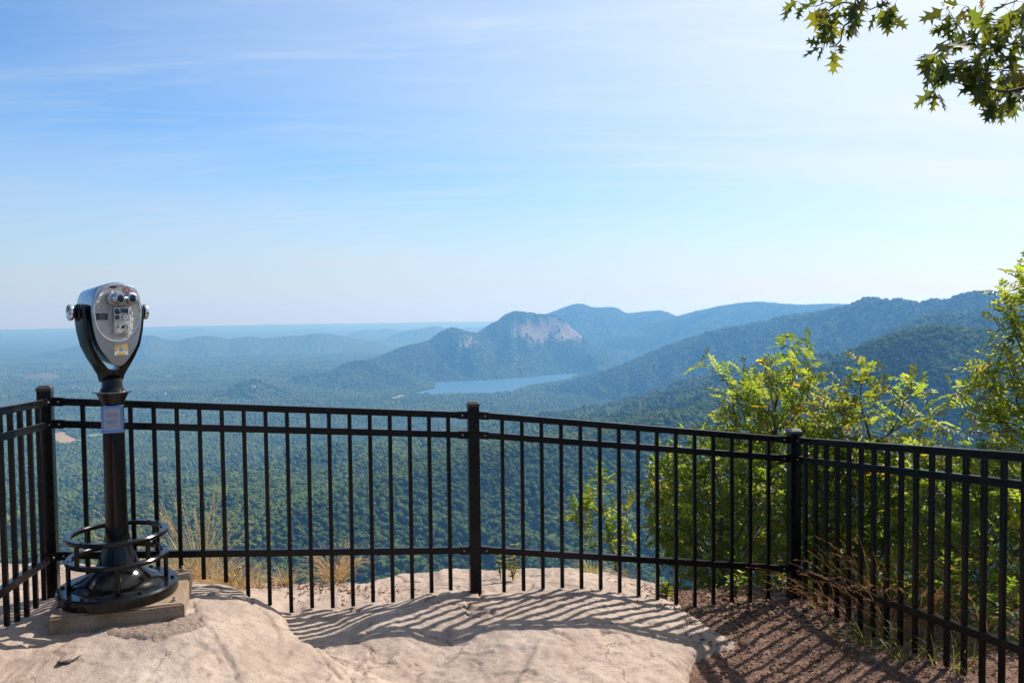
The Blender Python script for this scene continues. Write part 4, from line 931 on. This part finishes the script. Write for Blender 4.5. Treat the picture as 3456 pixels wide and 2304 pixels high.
def shrub(label, name, items, root, seed, dens=900, kind='pinnate', leaf=.038, every=1, yellow=.03, mat=None, group='shrubs beyond the fence', tipmax=3.2, tint=(1, 1, 1), step=.055):
    rs = np.random.default_rng(seed)
    A = ellipsoid_pts(rs, items, dens); rx, ry_ = root
    z = ground_z(rx, ry_) if ry_ < 6.6 else float(soil_h(np.array([rx]), np.array([ry_]))[0])
    root3 = np.array([rx, ry_, z-.05]); e = empty(name, root3+[0, 0, .05]); tag(e, label, 'shrub' if name != 'young_tree' else 'tree', group)
    N, par = grow(rs, root3, A, step=step)
    mb, cnt, ch, rad = wood(N, par); org = np.array(e.location)
    mb.v = [tuple(np.array(p)-org) for p in mb.v]; mb.build('stem' if name != 'young_tree' else 'trunk', BARK, e)
    lv = Leaves(); tp = np.where((cnt <= tipmax) & (np.arange(len(N)) > 6))[0]; tp = tp[rs.random(len(tp)) < every]
    d = N[tp]-N[par[tp]]; d /= np.linalg.norm(d, axis=1, keepdims=True)+1e-9
    for k, i in enumerate(tp):
        for _ in range(2 if rs.random() < .55 else 1):
            ax = d[k]*.5+rs.normal(0, .55, 3)+np.array([0, 0, .12]); ax /= np.linalg.norm(ax); upv = np.array([0, 0, 1.])+rs.normal(0, .35, 3)
            if kind == 'pinnate':
                m = rs.integers(4, 8); ll = leaf*rs.uniform(.8, 1.2); Lr = ll*.62*m; sd = np.cross(ax, upv); sd /= np.linalg.norm(sd)+1e-9
                s_ = (np.arange(m)+.8)/m; bend = np.array([0, 0, -1.])*rs.uniform(.05, .35)
                C = N[i]+ax*Lr*s_[:, None]+bend*(Lr*s_[:, None]**2)
                B = np.concatenate([C, C, C[-1:]]); Dv = np.concatenate([sd+ax*.45+rs.normal(0, .14, (m, 3)), -sd+ax*.45+rs.normal(0, .14, (m, 3)), ax[None]+bend])
                nn = np.cross(sd, ax)+rs.normal(0, .3, (2*m+1, 3)); b0 = tints(rs, 1, yellow)[0]
                lv.blades(B, Dv, nn, ll*rs.uniform(.8, 1.1, 2*m+1), ll*.44, b0*rs.uniform(.85, 1.15, (2*m+1, 1))*np.array(tint))
            else:
                m = rs.integers(3, 6); B = N[i]+rs.normal(0, .02, (m, 3)); Dv = ax+rs.normal(0, .6, (m, 3)); nn = upv+rs.normal(0, .3, (m, 3))
                lv.blades(B, Dv, nn, leaf*2.0*rs.uniform(.7, 1.2, m), leaf*.95*rs.uniform(.8, 1.1, m), tints(rs, m, yellow)*np.array(tint), .16)
    lv.build('foliage', mat or LEAF_A, e, org); return e
def D(x, y, rx, rz, dep, ry): return (x, y, rx, rz, dep, ry)
def rootat(x, dep): p = at(x*1.4694, 1400*1.4694, dep); return (p[0], dep)
shrub('tall wispy shrub with yellow-green leaflets rising above the fence left of the right corner post', 'locust_shrub',
      [D(1812,868,62,80,6.6,.35), D(1835,806,34,34,6.6,.2), D(1745,925,95,70,6.5,.4), D(1668,848,52,26,6.5,.2), D(1618,838,34,12,6.5,.1), D(1640,850,30,14,6.5,.1), D(1760,1010,150,70,6.5,.45), D(1690,960,50,60,6.5,.3), D(1850,960,95,75,6.6,.4), D(1700,878,30,40,6.5,.2)], rootat(1770, 6.5), 11, 700, every=.72)
shrub('leaning shrub whose long arching sprays hang over the right fence panel', 'locust_shrub',
      [D(1985,862,52,24,6.0,.25), D(2065,900,60,34,6.0,.25), D(2130,968,44,34,6.0,.25), D(1950,930,70,50,6.0,.35), D(2010,985,110,40,6.0,.35), D(1900,1000,60,50,6.0,.3)], rootat(2060, 6.1), 12, 800, every=.85, yellow=.05)
shrub('young tree with drooping leafy branches at the right edge behind the fence', 'young_tree',
      [D(2362,640,34,50,5.3,.3), D(2340,718,44,60,5.4,.3), D(2362,800,44,66,5.4,.35), D(2315,868,78,48,5.5,.4), D(2320,950,86,66,5.5,.4), D(2250,905,40,36,5.5,.3), D(2330,1010,60,44,5.5,.35), D(2420,760,60,170,5.4,.5), D(2430,950,60,120,5.4,.5)], rootat(2440, 5.5), 13, 760, every=1, yellow=.06, tint=(1.1, 1.05, 1))
shrub('small thin-stemmed shrub standing alone behind the middle of the third panel', 'locust_shrub',
      [D(1385,1120,32,40,6.7,.2), D(1345,1178,46,38,6.7,.22), D(1425,1178,36,40,6.7,.22), D(1395,1232,62,28,6.7,.25), D(1440,1240,30,30,6.7,.2)], (at(1455*1.4694, 2000, 6.7)[0], 6.7), 14, 900, every=.9)
shrub('bushy shrub packed against the outer side of the fence left of the corner post', 'locust_shrub',
      [D(1565,1070,60,70,6.2,.3), D(1625,1035,60,55,6.2,.3), D(1690,1110,90,85,6.1,.4), D(1560,1190,76,80,6.1,.35), D(1640,1240,120,70,6.0,.4), D(1760,1170,70,120,5.9,.4), D(1700,1310,110,50,5.8,.3)], rootat(1660, 6.0), 15, 640, every=.95)
shrub('dense broad-leaved bush growing just right of the corner post', 'broadleaf_bush',
      [D(1880,1090,56,80,5.8,.35), D(1960,1070,80,70,5.7,.4), D(2040,1080,80,70,5.6,.4), D(1920,1190,90,80,5.6,.4), D(2020,1220,110,100,5.4,.4), D(1880,1290,90,70,5.4,.3), D(1990,1340,110,60,5.2,.3)], rootat(1960, 5.5), 16, 1500, kind='oval', leaf=.034, every=1, yellow=.05, tint=(.8, .82, .8))
shrub('tangled bush with yellow patches pressed against the far right fence panel', 'locust_shrub',
      [D(2140,1090,90,70,5.0,.4), D(2250,1095,90,80,4.8,.4), D(2200,1200,110,90,4.7,.4), D(2310,1200,80,120,4.5,.4), D(2250,1340,110,80,4.3,.35), D(2130,1330,90,80,4.6,.35), D(2340,1060,60,50,5.0,.3), D(2330,1460,80,80,4.1,.3)], rootat(2220, 4.8), 17, 1100, every=.95, yellow=.06, tint=(.85, .85, .9), leaf=.034)
shrub('darker thicket rising on the slope behind the bushes of the third panel', 'thicket_shrub',
      [D(1560,1120,90,80,7.6,.5), D(1680,1100,110,90,7.6,.5), D(1800,1080,110,110,7.6,.5), D(1600,1240,120,80,7.4,.5), D(1740,1230,120,90,7.4,.5), D(1830,1330,110,80,7.0,.5), D(1660,1340,120,60,7.0,.5)], rootat(1720, 7.4), 18, 300, kind='oval', leaf=.036, yellow=.02, tint=(.80, .82, .8))
shrub('darker thicket filling the slope behind the far right fence panel', 'thicket_shrub',
      [D(1920,1090,110,60,7.2,.5), D(2060,1110,110,70,7.0,.5), D(2200,1120,110,80,6.8,.5), D(2320,1120,80,90,6.6,.5), D(1950,1240,110,80,6.8,.5), D(2090,1240,110,80,6.6,.5), D(2230,1260,110,80,6.3,.5), D(2340,1260,80,90,6.2,.5), D(2020,1370,110,70,6.2,.5), D(2160,1390,110,80,6.0,.4), D(2300,1420,110,90,5.8,.4)], rootat(2150, 6.9), 19, 330, kind='oval', leaf=.042, yellow=.03, tint=(.62, .7, .7))
# ---- the big tree whose branches reach in from the right
def oak_leaf(L):
    """pointed-lobed blade outline in (along, across), triangulated round the midrib"""
    h = [(.0, .015), (.12, .05), (.17, .12), (.33, .40), (.34, .15), (.43, .11), (.66, .44), (.61, .16), (.70, .10), (.90, .25), (.82, .07), (1.0, .0)]
    V = [(a*L, b*L*1.02, .05*L*b*b*4-.10*L*a*a) for a, b in h]+[(a*L, -b*L*1.02, .05*L*b*b*4-.10*L*a*a) for a, b in h[1:-1]]+[(a*L, 0, -.10*L*a*a) for a in (.25, .5, .75)]
    n = len(h); F = []
    up = list(range(0, n)); dn = [0]+list(range(n, n+n-2))+[n-1]; mid = [2*n-2, 2*n-1, 2*n]
    def mrow(i): return mid[0] if i < 4 else mid[1] if i < 7 else mid[2]
    for i in range(n-1):
        m0 = mrow(i); F.append((m0, up[i], up[i+1], up[i+1])); F.append((m0, dn[i+1], dn[i], dn[i]))
        if mrow(i+1) != m0 and i+1 < n-1: F.append((m0, up[i+1], mrow(i+1), mrow(i+1))); F.append((m0, mrow(i+1), dn[i+1], dn[i+1]))
    return np.array(V), np.array([f[:3] for f in F])
rs = np.random.default_rng(40)
TX, TY = 5.6, 5.4; TZ = float(soil_h(np.array([TX]), np.array([TY]))[0])
oak = empty('oak_tree', (TX, TY, TZ)); tag(oak, 'tall tree reaching in from the right with drooping pointed-lobed leaves against the sky', 'tree')
OO = np.array([TX, TY, TZ])
tb = MB(); tb.tube([(TX, TY, TZ-.1), (TX+.02, TY, TZ+.5), (TX-.04, TY+.03, 1.5), (TX+.05, TY+.05, 3.2), (TX+.1, TY, 5.2), (TX, TY+.1, 7.5)], [.22, .17, .15, .13, .10, .05], 12)
tb.v = [tuple(np.array(p)-OO) for p in tb.v]; tb.build('trunk', BARK, oak, smooth=True)
def c8(pts, dep): return [at(2600+x/2.7477, y/2.7477, dep) for x, y in pts]
sprays = []      # (polyline, radius)
bl1 = c8([(840,-60),(838,10),(820,70),(772,112),(768,185),(690,232),(664,300),(655,370),(605,425),(545,440)], 5.35)
lim1 = [np.array([TX-.02, TY+.03, 4.3]), np.array([4.6, 5.5, 4.75]), np.array([3.6, 5.45, 4.5]), np.array([2.85, 5.4, 4.15])]+bl1
sprays.append((lim1, .045, .004))
sprays.append((c8([(820,60),(700,20),(600,60),(540,110),(530,200),(545,300),(505,400),(490,470)], 5.3), .006, .002))
sprays.append((c8([(838,60),(900,92),(980,75),(1040,30),(1110,-20),(1180,-40)], 5.4), .005, .002))
sprays.append((c8([(600,60),(520,20),(430,60),(330,60),(270,30)], 5.25), .004, .002))
sprays.append((c8([(1040,30),(1100,60),(1120,150)], 5.4), .003, .002))
bl2 = c8([(2700,620),(2450,780),(2352,812),(2180,850),(2060,830),(1960,720),(1820,620),(1640,590),(1520,640)], 5.1)
lim2 = [np.array([TX-.02, TY, 3.0]), np.array([4.9, 5.25, 3.15])]+bl2
sprays.append((lim2, .035, .003))
for p_ in ([(1960,720),(2000,560),(1960,430),(1860,350),(1740,240),(1700,170),(1640,80)], [(2352,400),(2200,420),(2080,470),(1960,520),(1860,560)], [(2352,60),(2250,120),(2120,210),(1980,180),(1880,120),(1820,60)], [(2180,850),(2130,930),(2085,970)], [(2060,830),(1900,800),(1800,790),(1700,760),(1600,760),(1550,820)],
           [(2352,900),(2280,920)], [(1820,620),(1640,620),(1500,560),(1430,500)], [(2360,-40),(2260,20),(2140,60),(2060,90)], [(2352,250),(2180,300),(2050,300)], [(2352,650),(2200,660),(2050,640),(1900,650)], [(1640,590),(1560,470),(1600,420)]):
    sprays.append((c8(p_, 5.1+rs.uniform(-.25, .25)), .005, .002))
ol = Leaves(); wb = MB()
def resample(P, step):
    P = np.array(P); sg = np.linalg.norm(np.diff(P, axis=0), axis=1); s_ = np.concatenate([[0], np.cumsum(sg)]); n = max(3, int(s_[-1]/step)); q = np.linspace(0, s_[-1], n)
    return np.stack([np.interp(q, s_, P[:, k]) for k in range(3)], 1), q
for k, (P_, r0_, r1_) in enumerate(sprays):
    Q, s_ = resample(smooth_line(P_, 4), .045); wb.tube([tuple(q-OO) for q in Q], np.linspace(r0_, r1_, len(Q)), 6)
    inside = ((Q@np.array([0, 1, 0])) > 0)
    for i in range(len(Q)):
        if k in (0, 5) and s_[i] < s_[-1]-(1.25 if k == 0 else 1.75): dn_ = .25
        else: dn_ = 2.5 if k >= 5 else 1.6
        for _ in range(rs.poisson(dn_)):
            d = (Q[min(i+1, len(Q)-1)]-Q[max(i-1, 0)]); d /= np.linalg.norm(d)+1e-9
            pet = d*.3+rs.normal(0, .55, 3)+np.array([0, 0, -.25]); pet /= np.linalg.norm(pet); base = Q[i]+pet*rs.uniform(.02, .055)
            ax = pet*.6+np.array([0, 0, -.55])+rs.normal(0, .38, 3); ax /= np.linalg.norm(ax); nn = rs.normal(0, 1, 3)+np.array([0, -.5, .5]); sd = np.cross(nn, ax); sd /= np.linalg.norm(sd)+1e-9; nn = np.cross(ax, sd)
            V, F_ = oak_leaf(rs.uniform(.09, .175)); W_ = base+V[:, :1]*ax+V[:, 1:2]*sd*rs.uniform(.8, 1.05)+V[:, 2:]*nn*rs.uniform(.3, 2.2)
            ol.poly(W_, F_, tints(rs, 1, .03)[0]*.72); wb.tube([tuple(Q[i]-OO), tuple(base-OO)], .0012, 3, cap=False)
wb.build('branches', BARK, oak, smooth=True); ol.build('foliage', LEAF_O, oak, OO)
# ---- grasses
STRAW = leaf_mat('dry_straw', (.46, .35, .21), (.55, .40, .20), .2, .6, .4); GREEN = leaf_mat('green_blade', (.10, .14, .03), (.30, .33, .05), .3, .5, .5)
def grass(label, name, base, n, h, spread, seed, mat=STRAW, heads=True, lean=(0, 0), curl=.35, tint=(1, 1, 1), w_=.0028, group='grass tufts along the ledge', head_len=.10):
    """blades and stalks of one tuft; heads adds feathery seed heads"""
    rs = np.random.default_rng(seed); e = empty(name, base); tag(e, label, 'grass', group); lv = Leaves(); hd_ = Leaves(); tt_ = 7
    for i in range(n):
        a = rs.uniform(0, 6.28); r_ = spread*math.sqrt(rs.random())*.5; b = np.array([base[0]+r_*math.cos(a), base[1]+r_*math.sin(a), base[2]-.01])
        hh = h*rs.uniform(.45, 1.0); out = np.array([math.cos(a)*spread+lean[0]+rs.normal(0, spread*.5), math.sin(a)*spread+lean[1]+rs.normal(0, spread*.5)]); q = np.linspace(0, 1, tt_)
        P_ = np.stack([b[0]+out[0]*q**1.6, b[1]+out[1]*q**1.6, b[2]+hh*(q-curl*rs.uniform(.2, 1)*q**3)], 1)
        sd = rs.normal(0, 1, 3); sd[2] = 0; sd /= np.linalg.norm(sd)+1e-9; wd = (w_*(1-.75*q))[:, None]
        V = np.concatenate([P_-sd*wd, P_+sd*wd]); F_ = np.array([(k, k+1, tt_+k+1, tt_+k) for k in range(tt_-1)]); c_ = np.array([1, 1, 1])*rs.uniform(.6, 1.25)*np.array(tint)*np.array([1, rs.uniform(.88, 1.05), rs.uniform(.7, 1.1)]); lv.poly(V, F_, c_)
        if heads and rs.random() < .62:
            m = 26; ts = np.linspace(1-head_len/hh*1.1, 1.0, m).clip(0, 1); C = np.stack([np.interp(ts, q, P_[:, k]) for k in range(3)], 1); ax = P_[-1]-P_[-2]; ax /= np.linalg.norm(ax)
            hd_.blades(C, ax*1.2+rs.normal(0, .5, (m, 3)), rs.normal(0, 1, (m, 3)), rs.uniform(.010, .018, m), .0032, np.tile(c_*1.15, (m, 1)))
    lv.build('blades', mat, e, base)
    if hd_.n: hd_.build('seed_heads', STRAW, e, base)
    return e
def gp(x, y, dep):
    p = at(x*1.4694, y*1.4694, dep); z = ground_z(p[0], dep); return (p[0], dep, z)
GG = 'grass tufts along the ledge'
grass('tall tan seed-headed grass fanning up behind the left fence panel', 'tall_grass', gp(455, 1310, 5.0), 70, .72, .17, 51, lean=(-.05, 0), curl=.22, w_=.0026, head_len=.20)
grass('few tall dry grass stalks leaning out behind the viewer pedestal', 'tall_grass', gp(330, 1300, 5.05), 20, .52, .14, 52, lean=(-.15, 0), curl=.28, w_=.0026, head_len=.16)
grass('sparse dry stalks bent leftwards between corner post and viewer', 'tall_grass', gp(240, 1300, 5.0), 7, .36, .10, 53, lean=(-.12, 0), curl=.3, w_=.0020, head_len=.12)
for k, (x, y, dp, n, h, sp, lb) in enumerate([(430,1300,4.85,260,.24,.16,'matted straw tuft at the rock lip below the tall tan grass'), (490,1305,4.8,260,.22,.16,'straw tuft with yellow blooms beside it on the rock lip'), (545,1330,4.75,200,.17,.13,'low straw tuft where the upper rock slab ends'),
        (590,1325,4.95,60,.10,.09,'thin straw wisps right of the upper slab end'), (655,1318,5.1,110,.16,.10,'small brown dry tuft left of the bigger fanned tuft'), (770,1318,5.2,150,.28,.12,'fanned pale dry tuft on the outer rock lip near the middle'), (1355,1322,5.45,110,.11,.10,'green and tan tuft on the outer rock right of the middle post'), (1430,1322,5.5,60,.08,.09,'little tuft of tan grass beside the lone shrub foot')]):
    grass(lb, 'grass_tuft', gp(x, y, dp), n, h, sp, 60+k, heads=(k in (5,)), curl=.5, tint=(1, .95, .9) if k != 6 else (.75, .95, .6), w_=.0022)
for k, (x, dp, n, h, sp, ln_, lb) in enumerate([(1960,4.55,15,.60,.20,(-.30,-.05),'reddish dry grass arching left beyond the corner post'), (2040,4.35,44,.66,.22,(-.12,-.05),'thick russet dry grass clump behind the right panel pickets'), (2110,4.2,40,.52,.20,(-.05,0),'shorter russet grass clump right of the thick one'), (1900,4.7,22,.40,.16,(-.18,-.05),'low arching grass stalks at the foot of the corner post'), (2250,4.0,30,.5,.2,(-.05,0),'dry grass stalks mixed into the far right bush')]):
    p = at(x*1.4694, 2000, dp); grass(lb, 'russet_grass', (p[0], dp, ground_z(p[0], dp)), n, h, sp, 80+k, lean=ln_, curl=.45, tint=(.55, .38, .29), w_=.0022, head_len=.13)
for k, (x, dp, n, h, sp, lb) in enumerate([(2010,4.15,34,.26,.18,'green grass blades drooping through the right panel pickets'), (2090,3.95,36,.22,.18,'green grass clump at the foot of the right panel'), (1940,4.35,24,.2,.16,'small green grass clump nearest the corner post'), (2190,3.8,40,.26,.2,'green grass clump low at the right edge')]):
    p = at(x*1.4694, 2000, dp); grass(lb, 'green_grass', (p[0], dp, ground_z(p[0], dp)), n, h, sp, 90+k, mat=GREEN, heads=False, curl=.6, w_=.0030, tint=(.7, .68, .6))  # tint lowered so the surrounding shade is in the blade colour
# ---- little plants
def sprout(label, base, stems, seed, leaf=.035, tint=(1.25, 1.05, .8), cat='seedling', flowers=0):
    rs = np.random.default_rng(seed); e = empty('seedling' if not flowers else 'wildflower', base); tag(e, label, cat); lv = Leaves(); mb = MB(); fl = Leaves()
    for dx, dy, hh in stems:
        q = np.linspace(0, 1, 7); P_ = np.stack([base[0]+dx*q**1.4, base[1]+dy*q, base[2]+hh*q], 1); mb.tube([tuple(p-np.array(base)) for p in P_], np.linspace(.0028, .0012, 7), 5)
        for i in range(1, 7):
            for _ in range(3):
                a = rs.uniform(0, 6.28); d = np.array([[math.cos(a), math.sin(a), rs.uniform(-.1, .6)]]); lv.blades(P_[i:i+1], d, np.array([[0, 0, 1.]])+rs.normal(0, .2, (1, 3)), leaf*rs.uniform(.6, 1.2), leaf*.42, tints(rs, 1, .25)*np.array(tint))
        if flowers:
            for a in np.linspace(0, 6.28, 10): fl.blades(P_[-1:], np.array([[math.cos(a), math.sin(a), .35]]), np.array([[0, 0, 1.]]), .012, .006, np.array([[1., 1, 1]]))
    mb.build('stem', BARK, e); lv.build('leaves', LEAF_A, e, base)
    if flowers: fl.build('petals', flat('petal_yellow', (.75, .48, .02), .6), e, base)
sprout('small yellow-leaved seedling rooted in the outer rock right of the middle post', gp(1178, 1322, 5.1), [(-.05, 0, .16), (.02, .02, .22), (-.02, .02, .13), (.06, 0, .15)], 101)
sprout('spindly seedling with pale tip leaves beside the middle post', gp(1150, 1318, 5.25), [(-.06, 0, .25), (-.02, .03, .17)], 102, leaf=.028)
sprout('low wildflower with three yellow blooms among straw at the rock lip', gp(532, 1330, 4.72), [(-.03, 0, .10), (.02, .01, .07), (.05, 0, .12)], 103, leaf=.02, cat='flower', flowers=1)
sprout('leafy green weed at the edge of bare earth left of the corner post', gp(1530, 1358, 5.05), [(-.03, 0, .08), (.03, 0, .10), (.0, .03, .07)], 104, leaf=.05, tint=(.9, 1, .8))
sprout('green weed with broad leaves low behind the third panel', gp(1690, 1350, 5.15), [(-.03, 0, .12), (.04, 0, .14), (.0, .03, .1)], 105, leaf=.05, tint=(.8, 1, .8))
# ---- fallen leaves, needles and twigs
rs = np.random.default_rng(120); lt = Leaves()
def litter(n, fx, L0, L1, W, tn):
    xy = fx(n); z = np.maximum(rock_h(xy[:, 0], xy[:, 1]), np.where(xy[:, 0] > .5, soil_h(xy[:, 0], xy[:, 1]), -9))+.004; a = rs.uniform(0, 6.28, n)
    d = np.stack([np.cos(a), np.sin(a), rs.normal(.1, .25, n)], 1); lt.blades(np.stack([xy[:, 0], xy[:, 1], z], 1), d, np.array([0, 0, 1.])+rs.normal(0, .45, (n, 3)), rs.uniform(L0, L1, n), W, tn(n), .3)
def region(x0, x1, y0, y1): return lambda n: np.stack([rs.uniform(x0, x1, n), rs.uniform(y0, y1, n)], 1)
brown = lambda n: rs.uniform(.45, 1.3, (n, 1))*np.stack([np.ones(n), rs.uniform(.85, 1.1, n), rs.uniform(.75, 1.1, n)], 1)
litter(1500, region(.95, 2.5, 3.6, 5.3), .012, .045, .012, brown); litter(900, region(.95, 2.4, 3.6, 5.2), .04, .11, .0022, brown); litter(260, region(1.2, 2.2, 4.5, 5.4), .03, .07, .025, brown)
litter(500, lambda n: np.stack([rs.normal(-1.25, .28, n), rs.normal(4.98, .12, n)], 1), .008, .03, .010, lambda n: brown(n)*np.array([1.0, .85, .75])); litter(160, lambda n: np.stack([rs.normal(.95, .18, n), rs.normal(5.1, .2, n)], 1), .01, .05, .008, brown)
LIT = leaf_mat('dead_leaf', (.22, .145, .10), (.14, .085, .05), .2, .7, .25); lo_ = lt.build('leaf_litter', LIT, None, (0, 0, 0)); tag(lo_, kind='stuff')
# ---- loose bits of stone
def stone(label, x, y, z, sz, seed):
    rs = np.random.default_rng(seed); bm = bmesh.new(); bmesh.ops.create_icosphere(bm, subdivisions=3, radius=1)
    for v in bm.verts:
        p = np.array(v.co); k = 1+.35*float(noise2(np.array([p[0]*1.7+seed]), np.array([p[1]*1.7+p[2]*2.3]), seed)[0]); v.co = Vector((p[0]*k*sz[0], p[1]*k*sz[1], max(p[2]*k, -.4)*sz[2]))
    me = bpy.data.meshes.new('stone'); bm.to_mesh(me); bm.free(); p = onz(x*1.4694, y*1.4694, z); o = link('stone', me, rm, smooth=True)
    o.location = (p[0], p[1], ground_z(p[0], p[1])+sz[2]*(.3 if sz[0] < .1 else -.25)); o.rotation_euler = (0, 0, rs.uniform(0, 3) if sz[0] < .1 else -.95); tag(o, label, 'stone', 'loose stones on the ledge')
stone('flat flake of stone lying on the rock left of the mortar', 165, 1503, .2, (.07, .035, .012), 1); stone('little stone lump on the slab right of the concrete pad', 485, 1372, .17, (.022, .016, .012), 2)
stone('small pale pebble on the bare earth at right', 1716, 1458, -.15, (.018, .014, .012), 3); stone('tiny dark stone on the outer rock near the seedling', 1175, 1342, -.08, (.022, .014, .008), 5)
stone('small brown crumb of stone on the outer rock below the fanned tuft', 790, 1388, -.06, (.020, .014, .010), 6)
